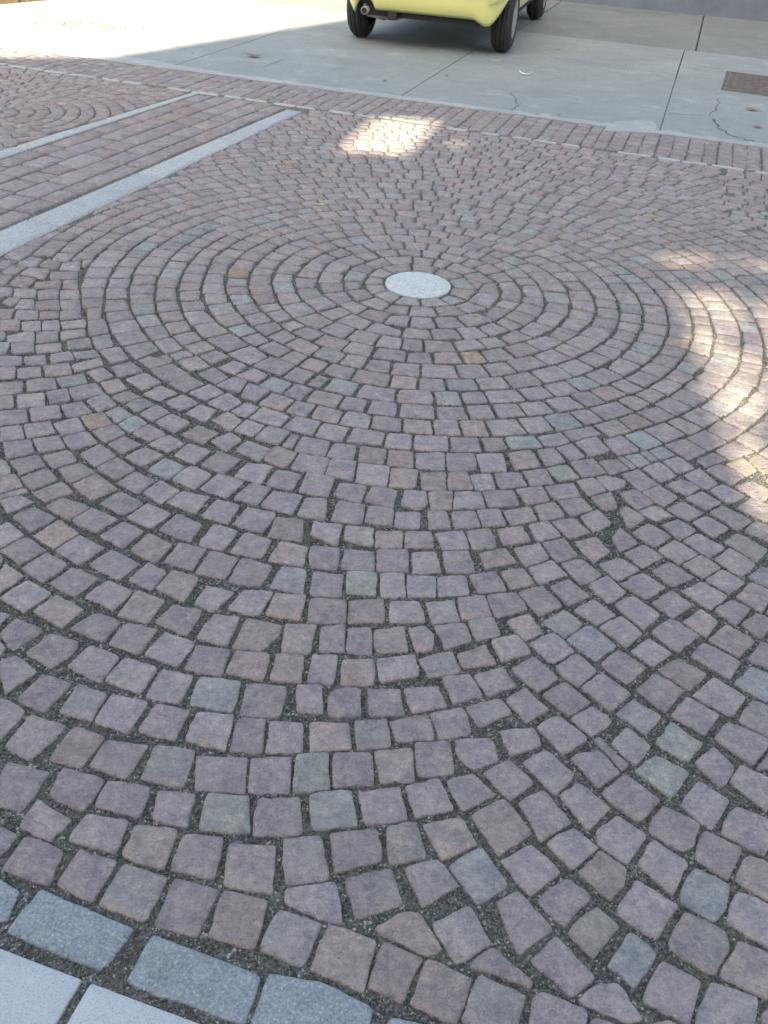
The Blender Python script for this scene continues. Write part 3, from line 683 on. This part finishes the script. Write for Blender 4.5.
X0, X1, Y0, Y1, RES = -1.6, 1.9, .35, 4.2, .0025
nx, ny = int((X1-X0)/RES), int((Y1-Y0)/RES)
mask = np.zeros((ny, nx), bool)
for st in (S, K, Wt):
    for p in st.polys:
        c = p.mean(0)
        if not (X0-.2 < c[0] < X1+.2 and Y0-.2 < c[1] < Y1+.2): continue
        i0, i1 = max(0, int((p[:,0].min()-X0)/RES)), min(nx, int((p[:,0].max()-X0)/RES)+1)
        j0, j1 = max(0, int((p[:,1].min()-Y0)/RES)), min(ny, int((p[:,1].max()-Y0)/RES)+1)
        if i1 <= i0 or j1 <= j0: continue
        xx, yy = np.meshgrid(X0+(np.arange(i0, i1)+.5)*RES, Y0+(np.arange(j0, j1)+.5)*RES)
        ins = np.zeros(xx.shape, bool); m = len(p)
        for i in range(m):
            (x0, y0), (x1, y1) = p[i], p[(i+1) % m]
            if y0 == y1: continue
            cond = ((y0 > yy) != (y1 > yy)) & (xx < (x1-x0)*(yy-y0)/(y1-y0)+x0)
            ins ^= cond
        mask[j0:j1, i0:i1] |= ins
NCH = 900000
px = rng.uniform(X0, X1, NCH); py = rng.uniform(Y0, Y1, NCH)
keepp = rng.random(NCH) < np.clip(1.5-py/3.2, .25, 1)
fr = ~mask[np.minimum(((py-Y0)/RES).astype(int), ny-1), np.minimum(((px-X0)/RES).astype(int), nx-1)] & keepp
px, py = px[fr], py[fr]; n = len(px); print('chips', n)
if n > 130000: px, py = px[:130000], py[:130000]; n = 130000
sz = rng.uniform(.0011, .0026, n)*np.where(rng.random(n) < .06, 1.7, 1)
base = np.array([[1,0,0],[-.5,.87,0],[-.5,-.87,0],[.15,.1,1.0],[-.1,-.1,-.8]])
tri = np.array([[0,1,3],[1,2,3],[2,0,3],[1,0,4],[2,1,4],[0,2,4]])
ang = rng.uniform(0, 6.28, n); ca, sa = np.cos(ang), np.sin(ang)
bb = base[None]*rng.uniform(.6, 1.35, (n, 5, 3))*sz[:,None,None]
vx = bb[:,:,0]*ca[:,None]-bb[:,:,1]*sa[:,None]+px[:,None]; vy = bb[:,:,0]*sa[:,None]+bb[:,:,1]*ca[:,None]+py[:,None]
vz = bb[:,:,2]+rng.uniform(-.0085, -.0025, n)[:,None]
V = np.stack([vx, vy, vz], 2).reshape(-1, 3)
Fc = (tri[None]+5*np.arange(n)[:,None,None]).reshape(-1, 3)
pal = np.array([(.06,.065,.066),(.11,.118,.112),(.18,.185,.17),(.27,.26,.235),(.19,.14,.095),(.55,.54,.5),(.13,.14,.08),(.50,.36,.10)])
ci = rng.choice(8, n, p=[.25,.25,.2,.11,.06,.055,.0735,.0015]); CC = np.repeat(np.c_[pal[ci]*(1.0+.3*np.sin(px*5.1+np.sin(py*4.3))*np.sin(py*6.7+1))[:,None], np.ones(n)], 5, 0)
me = bpy.data.meshes.new('gravel'); me.vertices.add(len(V)); me.vertices.foreach_set('co', V.ravel())
me.loops.add(Fc.size); me.loops.foreach_set('vertex_index', Fc.ravel().astype(np.int32))
me.polygons.add(len(Fc)); me.polygons.foreach_set('loop_start', (np.arange(len(Fc))*3).astype(np.int32)); me.polygons.foreach_set('loop_total', np.full(len(Fc), 3, np.int32))
me.update(calc_edges=True)
a = me.attributes.new('stone_col', 'FLOAT_COLOR', 'POINT'); a.data.foreach_set('color', CC.ravel())
me.materials.append(M['chip']); o = link(bpy.data.objects.new('gravel', me)); tag(o, kind='stuff')

# the round stone ------------------------------------------------------------------
mb = MB(); mb.lathe([(.004,-.05),(RU*.975,-.05),(RU*.975,-.004),(RU*.968,.0),(RU*.95,.0016),(RU*.5,.002),(.0005,.002)], 72)
o = mb.build('stone_disc', M['marble'], smooth=True); o.location = (CEN[0], CEN[1], .001)
tag(o, 'round pale stone disc at the centre of the ringed cobbles', 'stone disc')

# driveway ---------------------------------------------------------------------------
def lineat(q, r): a = G(*q); b = G(*r); return a, (b-a)/np.linalg.norm(b-a)
jo, jd = lineat((402,95),(487,38)); j2o, j2d = lineat((660,130),(705,52))
JD = BD
s1 = (jo-CO)@CL; s2 = (j2o-CO)@CL; sp = s2-s1
EDGE = .12
def cpt(s, h): return CO+CL*s+CN*h
mb = MB(); far = None
h_far = float((G(705,52)-CO)@CN)
wall_h = float((G(665,10)-CO)@CN)
for i in range(-4, 4):
    a, b = s1+sp*i, s1+sp*(i+1)
    mb.prism([cpt(a+.005, EDGE), cpt(b-.005, EDGE), cpt(b-.005, h_far), cpt(a+.005, h_far)], -.10, -.003)
o = mb.build('driveway', M['conc'], bevel=.004); tag(o, kind='structure')
mb = MB()
for i in range(-4, 4):
    a, b = s1+sp*i+.12, s1+sp*(i+1)+.12
    mb.prism([cpt(a+.009, h_far+.012), cpt(b-.009, h_far+.012), cpt(b-.009, 30), cpt(a+.009, 30)], -.10, -.006)
o = mb.build('old_concrete_yard', M['conc3'], bevel=.004); tag(o, kind='structure')
mb = MB(); n = 260; up = []; dn = []
for i in range(n+1):
    s = -6+18*i/n; base_w = .12+max(0, min(.26, (.6-s)*.13))
    up.append(cpt(s, base_w+random.gauss(0, .012))); dn.append(cpt(s, random.gauss(0, .004)))
for i in range(n):
    mb.add([(*dn[i],.002),(*dn[i+1],.002),(*up[i+1],.001),(*up[i],.001),(*dn[i],-.08),(*dn[i+1],-.08)], [(0,1,2,3),(4,5,1,0)])
o = mb.build('concrete_edging', M['conc2']); tag(o, kind='structure')
# newer patch of mortar beside the joint
pp = [G(*q) for q in ((604,131),(607,126),(618,122),(636,120.5),(652,121.5),(657,126),(655,133.5),(630,132))]
mb = MB(); mb.prism(pp, -.01, .0055); o = mb.build('mortar_patch', M['conc2'], bevel=.002); tag(o, kind='structure')
# cracks
def crack(mb, pix, w=.006, z=.0, sub=5):
    pts = [G(*q) for q in pix]; out = []
    for a, b in zip(pts, pts[1:]):
        for i in range(sub): out.append(a+(b-a)*i/sub+rng.normal(0, .012, 2)*(i > 0))
    out.append(pts[-1]); L = []; Rr = []
    for i, p in enumerate(out):
        d = out[min(i+1, len(out)-1)]-out[max(i-1, 0)]; d = d/np.linalg.norm(d); nn = np.array([-d[1], d[0]])
        ww = w*random.uniform(.5, 1.3)*(.3 if i in (0, len(out)-1) else 1)
        L.append(p+nn*ww); Rr.append(p-nn*ww)
    for i in range(len(out)-1):
        mb.add([(*L[i],z),(*L[i+1],z),(*Rr[i+1],z),(*Rr[i],z)], [(0,1,2,3)])
mb = MB()
crack(mb, [(512,92),(516,103),(513,111)], .004)
crack(mb, [(694,64.5),(710,67.5),(727,69)], .004)
crack(mb, [(669,114),(690,114),(709,116)], .003)
crack(mb, [(709,116),(716,109),(719,98)], .0035)
crack(mb, [(711,118),(718,127),(730,135),(745,139),(756,142)], .006)
crack(mb, [(171,45.5),(185,49),(196,55)], .003)
crack(mb, [(556,122),(561,113)], .003)
crack(mb, [(262,68),(287,57)], .003)
o = mb.build('driveway_cracks', M['crack']); tag(o, kind='structure')
# manhole cover
mc = [G(727,71), G(800,80.5), G(797,101), G(720.5,89.5)]
u = mc[1]-mc[0]; ul = np.linalg.norm(u); u = u/ul; v_ = mc[3]-mc[0]; vl = np.linalg.norm(v_); v_ = v_/vl
r = empty('manhole_cover', (*mc[0], 0))
tag(r, 'rusty rectangular iron cover set into the concrete driveway', 'manhole cover')
def lq(a, b, c, d, z0, z1, mb):
    mb.prism([(*(u*x+v_*y),) for x, y in ((a, c), (b, c), (b, d), (a, d))], z0, z1)
mb = MB(); fw = .035
lq(0, ul, 0, fw, -.05, .0015, mb); lq(0, ul, vl-fw, vl, -.05, .0015, mb); lq(0, fw, fw, vl-fw, -.05, .0015, mb); lq(ul-fw, ul, fw, vl-fw, -.05, .0015, mb)
mb.build('frame', M['iron'], r, bevel=.002)
mb = MB(); lq(fw+.005, ul-fw-.005, fw+.005, vl-fw-.005, -.05, -.001, mb)
nn_ = int((ul-.1)/.06); mm_ = int((vl-.1)/.09)
for i in range(nn_):
    for j in range(mm_):
        a = .055+i*.06; b = .06+j*.09
        lq(a+.012, a+.03, b+.02, b+.05, -.0005, .0012, mb)
mb.build('plate', M['iron'], r)

# litter: leaves and scraps --------------------------------------------------------
def leaf(px_, py_, size, mat, name, label, cat, rot, curl=.25, z=.004, aspect=.5):
    w = G(px_, py_); mb = MB(); n = 9; vs = []
    for i in range(n):
        t = i/(n-1); wd = math.sin(math.pi*min(1, t*1.05)**.8)*aspect*.5*(1+.12*random.uniform(-1, 1))
        zc = curl*(t-.5)**2
        for s in (-1, -.5, 0, .5, 1): vs.append(((t-.5)*size, s*wd*size, z+(zc+.16*abs(s)*wd)*size+random.uniform(0, .03)*size))
    fs = [(i*5+j, (i+1)*5+j, (i+1)*5+j+1, i*5+j+1) for i in range(n-1) for j in range(4)]
    mb.add(vs, fs); o = mb.build(name, mat, smooth=True); m = o.modifiers.new('t', 'SOLIDIFY'); m.thickness = .0008
    o.location = (w[0], w[1], 0); o.rotation_euler = (0, 0, rot); tag(o, label, cat); return o
leaf(321,205.5,.055,M['leafy'],'leaf','small yellow leaf on the cobbles left of and beyond the stone disc','leaf',.4)
leaf(753,110.5,.12,M['leafd'],'leaf','curled yellow brown leaf on the concrete just below the iron cover','leaf',-.6)
leaf(758,127.5,.08,M['leafd'],'leaf','small dark leaf on the concrete near its cracked right corner','leaf',.2,aspect=.6)
leaf(254,57,.14,M['leafd'],'leaf','brown curled leaf on the concrete left of the yellow car','leaf',.1,aspect=.7,curl=.6)
leaf(447,76,.05,M['leafd'],'leaf','tiny dark leaf on the concrete below the gap under the car','leaf',1.1)
leaf(385,81,.05,M['leafd'],'leaf','tiny dark leaf near the cobble edge below the left rear tyre','leaf',.7,aspect=.7)
o = leaf(525,75,.13,M['paper'],'paper_scrap','crumpled white paper scrap on the concrete right of the car','paper scrap',-.2,curl=.9,aspect=.35)
leaf(503,61.5,.04,M['leafd'],'leaf','tiny dark leaf on the concrete just below the right rear tyre','leaf',.0)
leaf(558,50,.05,M['leafd'],'leaf','tiny dark leaf on the concrete right of the front tyre','leaf',2.0)
leaf(626,66,.05,M['leafd'],'leaf','tiny dark leaf alone in the middle of the concrete slab','leaf',1.4)
# dry weeds in the sun
wp = G(78, 25); root = empty('weed_clump', (wp[0], wp[1], 0))
tag(root, 'low yellow weeds growing from the sunlit concrete at upper left', 'weeds')
mb = MB()
for i in range(150):
    x = random.gauss(0, .33); y = random.gauss(0, .09); hh = random.uniform(.006, .022); an = random.uniform(0, 6.28); w = .012
    dx, dy = math.cos(an)*w, math.sin(an)*w
    mb.add([(x-dx,y-dy,-.003),(x+dx,y+dy,-.003),(x+dy*2+dx*.5,y-dx*2,hh)], [(0,1,2)])
mb.build('leaves', M['weed'], root)

# building wall at the far right ------------------------------------------------------
wo = G(590,3); we = G(768,21); wd = (we-wo)/np.linalg.norm(we-wo); ang_w = math.atan2(wd[1], wd[0])
root = empty('building', (wo[0], wo[1], 0), ang_w)
tag(root, 'blue grey painted building wall at the far right edge of the yard', 'building')
mb = MB()
def wallpan(mb, x0, x1, z0, z1, holes, y0=0., y1=.35):
    xs = sorted({x0, x1, *[h[0] for h in holes], *[h[1] for h in holes]})
    for a, b in zip(xs, xs[1:]):
        hs = sorted([(h[2], h[3]) for h in holes if h[0] <= a+1e-6 and h[1] >= b-1e-6])
        z = z0
        for (c, d) in hs:
            if c > z: mb.box(a, b, y0, y1, z, c)
            z = d
        if z1 > z: mb.box(a, b, y0, y1, z, z1)
holes = [(3.5,4.6,1.1,2.5),(6.0,7.1,1.1,2.5),(.6,1.6,1.1,2.5),(3.5,4.6,4.1,5.5),(6.0,7.1,4.1,5.5),(.6,1.6,4.1,5.5)]
wallpan(mb, -1.0, 9., -.08, 6.8, holes)
mb.box(-1., -.65, .351, 6., -.08, 6.8); mb.box(8.65, 9., .351, 6., -.08, 6.8)
mb.build('wall', M['wall'], root)
mb = MB(); mb.box(-1.03, 9.03, -.035, -.001, -.08, .42); mb.build('plinth', M['wall'], root, bevel=.01)
mb = MB(); mb.box(-1.3, 9.3, -.4, 6.3, 6.802, 6.95); mb.build('roof', M['brown'], root)
for h in holes:
    mb = MB(); mb.box(h[0]+.001, h[1]-.001, .12, .16, h[2]+.001, h[3]-.001); w_ = mb.build('window', M['glass'], root)
    mb = MB(); mb.box(h[0]-.05, h[1]+.05, -.06, -.002, h[2]-.06, h[2]); mb.build('sill', M['conc'], w_)

# low brown wall behind the sunlit yard, just cut by the top of the picture
bo = G(0, 4); be = G(56, -.5); bd = (be-bo)/np.linalg.norm(be-bo)
root = empty('stone_wall', (bo[0], bo[1], 0), math.atan2(bd[1], bd[0]))
tag(root, 'low brown stone wall behind the sunlit concrete at the upper left corner', 'stone wall')
mb = MB(); x = -2.5
while x < .9:
    for k in range(3):
        L = random.uniform(.28, .36); mb.box(x+.005, x+.3, random.uniform(-.01, .01), .3, k*.17-.05, k*.17+.11)
    x += .305
mb.build('courses', M['brown'], root, bevel=.01)
mb = MB(); mb.box(-2.55, .95, -.03, .33, .462, .52); mb.build('coping', M['brown'], root, bevel=.008)

# ------------------------------------------------------------------ the car
tl = G(359.7, 38); tr = G(500, 51.5)
head = R_(77.5)                              # driving direction
fw_ = np.array([math.cos(head), math.sin(head)]); rt = np.array([fw_[1], -fw_[0]])
mid = (tl+tr)/2+fw_*.06
car = empty('parked_car', (mid[0], mid[1], 0), head-math.pi/2)
tag(car, 'pale yellow small hatchback parked on the concrete with its rear facing the cobbles', 'car')
TW = .745; WB = 2.75; WR = .30; HW = .80
# body loft. y along the car (0 = rear axle)
stn = [-.60,-.56,-.48,-.40,-.33,-.27,-.2,-.1,0,.1,.2,.27,.33,.45,.7,1.0,1.3,1.6,1.9,2.2,WB-.37,WB-.3,WB-.2,WB-.1,WB,WB+.1,WB+.2,WB+.3,WB+.37,WB+.5,WB+.62,WB+.68]
def bot_z(y):
    z = .31 if y > -.3 else .47
    for c in (0, WB):
        d = abs(y-c)
        if d < .36: z = max(z, WR+math.sqrt(max(0, .36**2-d*d)))
    return z
def roofz(y):
    pts = [(-.60,.62),(-.57,.95),(-.50,1.12),(-.36,1.42),(-.2,1.49),(.6,1.53),(1.4,1.50),(1.75,1.38),(2.2,1.08),(2.35,1.0),(WB+.3,.92),(WB+.6,.80),(WB+.68,.6)]
    return float(np.interp(y, [p[0] for p in pts], [p[1] for p in pts]))
rings = []
for y in stn:
    e0 = max(0, (-.36-y)/.24); e1 = max(0, (y-(WB+.3))/.38); e = max(e0, e1)
    hw = HW-(.10*e*e if e0 else .16*e*e)
    zt = roofz(y); zb = bot_z(y); belt = min(.93, zt-.04)
    hr = hw*(.78 if zt > 1.1 else .9 if zt > .95 else .93)
    sec = [(hw-.03, zb), (hw, max(zb+.02, .46)), (hw+.005, max(zb+.04, .66)), (hw-.02, max(zb+.06, belt-.02)), (hw-.05, max(zb+.08, belt)), (.5*(hw-.05)+.5*hr, max(zb+.1, .5*belt+.5*zt)), (hr, zt-.03), (hr*.85, zt), (hr*.4, zt+.015), (0, zt+.02)]
    rings.append([(x, y, z) for x, z in sec]+[(-x, y, z) for x, z in sec[-2::-1]])
mb = MB(); m = len(rings[0]); vs = [p for r_ in rings for p in r_]
fs = [(j*m+i, j*m+i+1, (j+1)*m+i+1, (j+1)*m+i) for j in range(len(rings)-1) for i in range(m-1)]
fs += [tuple(range(m)), tuple((len(rings)-1)*m+i for i in range(m))[::-1]]
mb.add(vs, fs); body = mb.build('body', M['paint'], car, smooth=True)
# underbody
mb = MB(); mb.box(-.56, .56, -.50, WB+.55, .27, .36); mb.box(-.74, .74, .42, WB-.42, .24, .34)
mb.box(-.7, .7, -.5, WB+.4, .365, .9); mb.tube([(-.62,0,WR),(.62,0,WR)], .035, 10); mb.tube([(-.62,WB,WR),(.62,WB,WR)], .035, 10)
mb.build('underbody', M['under'], car)
# rear bumper: a wrapped shell with lower outer corners and a cut-out for the tail pipe
def bumper_low(s):         # s = lateral position
    if -.66 < s < -.46:
        t = (s+.56)/.10; return .30+.12*math.sqrt(max(0, 1-t*t))
    if abs(s) > .66: return .275+.25*((abs(s)-.66)/.16)**1.5
    if abs(s) > .62: return .275
    if abs(s) > .52: return .275+.05*(0.62-abs(s))/.10
    return .325
pl = []
lat = list(np.linspace(-HW-.02, HW+.02, 69))
vs = []; zz = [0, .06, .16, .30, .42, .5, .56, .62]; bul = [-.045, -.012, .012, .028, .035, .055, .04, .0]
for s in lat:
    e = max(0, (abs(s)-.52)/.30); y = -.60+.20*e**2.2
    lo = bumper_low(s)
    for t, b in zip(zz, bul):
        z = lo+(.62-lo)*(t/.62); sc_y = y-b*(1-.5*min(1, e))
        vs.append((s*(1+.02*(b > .03)), sc_y, z))
k8 = len(zz); fs = [(i*k8+j, (i+1)*k8+j, (i+1)*k8+j+1, i*k8+j+1) for i in range(len(lat)-1) for j in range(k8-1)]
# wrap round the sides to the wheel arch
for sg, base_i in ((-1, 0), (1, len(lat)-1)):
    n0 = len(vs); ys_ = [-.36, -.345]
    prev = [base_i*k8+j for j in range(k8)]
    for y in ys_:
        cur = []
        for t, b in zip(zz, bul):
            lo = .49 if y < -.35 else .53; cur.append(len(vs)); vs.append((sg*(HW+.022+b*.2), y, lo+(.62-lo)*(t/.62)))
        fs += [(prev[j], cur[j], cur[j+1], prev[j+1]) for j in range(k8-1)]; prev = cur
mb = MB(); mb.add(vs, fs); bp = mb.build('bumper', M['paint'], car, smooth=True)
sm = bp.modifiers.new('t', 'SOLIDIFY'); sm.thickness = .012; sm.offset = -1
# exhaust
mb = MB(); mb.lathe([(.028,-.60),(.034,-.60),(.034,-.40),(.06,-.37),(.085,-.34),(.085,.1),(.05,.14),(.025,.2)], 20, 'y', (-.56, 0, .315))
ex = mb.build('exhaust', M['exh'], car, smooth=True)
mb = MB(); mb.lathe([(.001,-.594),(.030,-.594)], 16, 'y', (-.56, 0, .315)); mb.build('pipe_mouth', M['under'], ex)
mb = MB(); mb.tube([(-.54,-.33,.28),(-.42,-.36,.265),(-.3,-.3,.275),(-.2,0,.29)], .05, 10); mb.build('muffler', M['exh'], ex, smooth=True)
mb = MB(); mb.box(-.33, -.24, -.56, -.5, .25, .33); mb.build('tow_hook', M['under'], car, bevel=.01)
# wheels
def wheel(x, y):
    s = 1 if x > 0 else -1; w = .097
    e = empty('wheel', (x, y, WR)); e.parent = car
    mb = MB()
    mb.lathe([(.175,-w),(.20,-w-.004),(.245,-w-.002),(.27,-w+.012),(.283,-w+.03),(WR,-w+.05),(WR,-.052),(WR-.007,-.05),(WR-.007,-.042),(WR,-.04),(WR,-.004),(WR-.007,-.002),(WR-.007,.006),(WR,.008),(WR,.04),(WR-.007,.042),(WR-.007,.05),(WR,.052),(WR,w-.05),(.283,w-.03),(.27,w-.012),(.245,w+.002),(.20,w+.004),(.175,w)], 48, 'x')
    mb.build('tyre', M['rubber'], e, smooth=True)
    mb = MB()
    mb.lathe([(.178,.0),(.178,s*(w-.004)),(.168,s*(w-.001)),(.155,s*(w-.012)),(.12,s*(w-.02)),(.06,s*(w+.0)),(.04,s*(w+.006)),(.001,s*(w+.008))], 40, 'x')
    rm = mb.build('rim', M['rim'], e, smooth=True)
    for i in range(9):
        a = i*2*math.pi/9; mb = MB(); r_ = .118
        mb.lathe([(.001, s*(w-.0165)),(.021, s*(w-.0165)),(.022, s*(w-.03))], 10, 'x', (0, r_*math.cos(a), r_*math.sin(a)))
        mb.build('vent', M['under'], rm)
for x in (-TW, TW):
    for y in (0, WB): wheel(x, y)
# windows, lamps, plate (above the frame)
mb = MB(); mb.add([(-.56,-.525,1.02),(.56,-.525,1.02),(.5,-.395,1.38),(-.5,-.395,1.38)], [(0,1,2,3)])
o = mb.build('rear_window', M['glass'], car); sm = o.modifiers.new('t', 'SOLIDIFY'); sm.thickness = .02; sm.offset = 0
mb = MB(); mb.add([(-.6,2.17,1.12),(.6,2.17,1.12),(.54,1.76,1.40),(-.54,1.76,1.40)], [(0,1,2,3)])
o = mb.build('windscreen', M['glass'], car); sm = o.modifiers.new('t', 'SOLIDIFY'); sm.thickness = .02; sm.offset = 0
for s in (-1, 1):
    for y0, y1 in ((-.1,.62),(.68,1.55)):
        mb = MB(); mb.add([(s*.757,y0,.98),(s*.757,y1,.98),(s*.655,y1-.08,1.42),(s*.655,y0+.06,1.42)], [(0,1,2,3)])
        o = mb.build('side_window', M['glass'], car); sm = o.modifiers.new('t', 'SOLIDIFY'); sm.thickness = .016; sm.offset = 0
    mb = MB(); mb.box(s*.66-.07, s*.66+.07, -.615, -.54, .70, 1.0); mb.build('tail_light', M['red'], car, bevel=.02)
    mb = MB(); mb.box(s*.58-.1, s*.58+.1, WB+.5, WB+.66, .62, .76); mb.build('headlight', M['clear'], car, bevel=.03)
mb = MB(); mb.box(-.26, .26, -.625, -.603, .72, .83); mb.build('number_plate', M['plate'], car, bevel=.003)

# ------------------------------------------------------------------ unseen wall behind the viewer, added and cut to shade the square
SUN_AZ, SUN_EL = R_(-102), R_(38)            # azimuth of the direction TO the sun
sx, sy = math.cos(SUN_AZ), math.sin(SUN_AZ); te = math.tan(SUN_EL)
YW = -15.0
def proj(p):
    L = (p[1]-YW)/(-sy); return p[0]+L*sx, L*te
A = np.array([-3.46, 8.04]); B = G(110, 57); C = G(340, 20); D = C+(C-B)/np.linalg.norm(C-B)*5.5
A2 = B+(A-B)/np.linalg.norm(A-B)*12
Aq, Bq, Cq, Dq = proj(A2), proj(B), proj(C), proj(D)
shade = empty('building', (0, 0, 0))
tag(shade, 'unseen plastered wall added behind the viewer, shaped to shade the square', 'building')
mb = MB(); TH = .35
def sloped(mb, x0, z0, x1, z1, zb=-.08, y0=YW-TH, y1=YW):
    mb.add([(x0,y0,zb),(x1,y0,zb),(x1,y1,zb),(x0,y1,zb),(x0,y0,z0),(x1,y0,z1),(x1,y1,z1),(x0,y1,z0)],
           [(0,3,2,1),(4,5,6,7),(0,1,5,4),(1,2,6,5),(2,3,7,6),(3,0,4,7)])
def hole(pix):
    q = np.array([proj(G(*p)) for p in pix]); return q[:,0].min(), q[:,0].max(), q[:,1].min(), q[:,1].max()
def rect(xl, xr, far_, near_):
    a = proj(G(*xl))[0]; b = proj(G(*xr))[0]; return (a, b, proj(G(*near_))[1], proj(G(*far_))[1]+TH*te)
h3 = rect((640,300), (1000,420), (700,254), (765,520))
holes2 = [rect((347,135), (424,135), (385,117), (385,153)), rect((443,143), (461,143), (452,138), (452,148))]  # openings made by projecting the wanted sun patches back onto the wall
zs = [(640,252,650,262),(645,262,668,290),(668,290,680,330),(690,330,690,375),(704,375,704,420),(722,420,722,465),(742,465,742,520)]
for (x0_, y0_, x1_, y1_) in zs:
    a = proj(G((x0_+x1_)/2, (y0_+y1_)/2))[0]; holes2.append((a, h3[1], proj(G(x1_, y1_))[1], proj(G(x0_, y0_))[1]+.002+(TH*te if y0_ == 252 else 0)))
segs = [(Aq, Bq), (Bq, Cq), (Cq, Dq), (Dq, (Dq[0]+18, Dq[1]))]
for (p, q) in segs:
    xs = sorted({p[0], q[0], *[v for h in holes2 for v in h[:2] if min(p[0],q[0]) < v < max(p[0],q[0])]})
    for a, b in zip(xs, xs[1:]):
        f = lambda t: p[1]+(q[1]-p[1])*(t-p[0])/(q[0]-p[0])
        hs = sorted([(h[2], h[3]) for h in holes2 if h[0] <= a+1e-6 and h[1] >= b-1e-6])
        z = -.08
        for c_, d_ in hs:
            if c_ > z: sloped(mb, a, c_, b, c_, z)
            z = max(z, d_)
        sloped(mb, a, f(a), b, f(b), z)
mb.build('wall', M['plaster'], shade)
for i in range(6):
    for j in range(2):
        x = -9+i*3.3; z = 1.0+j*2.6
        mb = MB(); mb.box(x, x+1.0, YW+.002, YW+.05, z, z+1.5); w_ = mb.build('window', M['glass'], shade)
        mb = MB(); mb.box(x-.08, x+1.08, YW+.002, YW+.14, z-.08, z-.003); mb.build('sill', M['conc'], w_)
# leaves and trunk added out of view to break up the right-hand opening's light
tx = (h3[0]+h3[1])/2; tz = (h3[2]+h3[3])/2
dapple_screen = empty('dapple_screen', (tx, YW+1.2, 0)); tag(dapple_screen, 'unseen leafy screen added behind the viewer to dapple the light on the cobbles', 'dapple_screen')
mb = MB(); mb.tube([(0,0,-.05),(.05,0,1.5),(-.05,.1,3),(.0,0,4.2),(.1,0,tz+.6)], [.12,.1,.08,.05,.02], 10)
for i in range(14):
    a = random.uniform(0, 6.28); z = random.uniform(2.6, tz); mb.tube([(0,0,z),(math.cos(a)*.5,math.sin(a)*.3,z+.5),(math.cos(a)*1.1,math.sin(a)*.5,z+.9)], [.035,.02,.006], 6)
mb.build('trunk', M['bark'], dapple_screen, smooth=True)
mb = MB()
for i in range(3400):
    x = random.gauss(.1, .95); z = tz-.25+random.gauss(0, .75); y = random.gauss(0, .3)
    s = random.uniform(.03, .055); u3 = Vector((random.gauss(0,1), random.gauss(0,1), random.gauss(0,1))).normalized(); w3 = u3.orthogonal().normalized()
    c3 = Vector((x, y, z)); mb.add([c3-u3*s, c3+w3*s*.5, c3+u3*s, c3-w3*s*.5], [(0,1,2,3)])
me = bpy.data.meshes.new('crown'); me.from_pydata(mb.v, [], mb.f); me.materials.append(M['green'])
link(bpy.data.objects.new('crown', me), dapple_screen)

# ------------------------------------------------------------------ light
w = bpy.data.worlds.new('World'); sc.world = w; w.use_nodes = True
nt = w.node_tree; sky = nt.nodes.new('ShaderNodeTexSky'); sky.sky_type = 'NISHITA'; sky.sun_disc = False
sky.sun_elevation = SUN_EL; sky.sun_rotation = math.pi/2-SUN_AZ
sky.air_density = 1.0; sky.dust_density = 2.5; sky.ozone_density = .6
nt.links.new(sky.outputs[0], nt.nodes['Background'].inputs[0]); nt.nodes['Background'].inputs[1].default_value = .13
sd = bpy.data.lights.new('sun', 'SUN'); sd.energy = 5; sd.angle = R_(.38); sd.color = (1, .93, .78)
so = link(bpy.data.objects.new('sun', sd)); so['kind'] = 'helper'
tosun = Vector((math.cos(SUN_EL)*sx, math.cos(SUN_EL)*sy, math.sin(SUN_EL)))
so.rotation_euler = tosun.to_track_quat('Z', 'Y').to_euler(); so.location = (0, -10, 20)
sc.view_settings.view_transform = 'Standard'; sc.view_settings.look = 'None'
sc.view_settings.exposure = 1.95; sc.view_settings.use_white_balance = True; sc.view_settings.white_balance_temperature = 7650; sc.view_settings.white_balance_tint = 8; sc.view_settings.gamma = 1; sc.view_settings.use_curve_mapping = False

# ------------------------------------------------------------------ camera
cd = bpy.data.cameras.new('camera'); cd.sensor_fit = 'VERTICAL'; cd.sensor_height = 24; cd.lens = 24*F/1024
cd.clip_start = .02; cd.clip_end = 2000
cam = link(bpy.data.objects.new('camera', cd))
cp, sp_ = math.cos(PITCH), math.sin(PITCH); c, s = math.cos(ROLL), math.sin(ROLL)
fwd = Vector((0, cp, -sp_)); r0 = Vector((1, 0, 0)); u0 = Vector((0, sp_, cp))
rr = r0*c+u0*s; uu = -r0*s+u0*c
cam.matrix_world = Matrix(((rr.x, uu.x, -fwd.x, 0), (rr.y, uu.y, -fwd.y, 0), (rr.z, uu.z, -fwd.z, H), (0, 0, 0, 1)))
sc.camera = cam
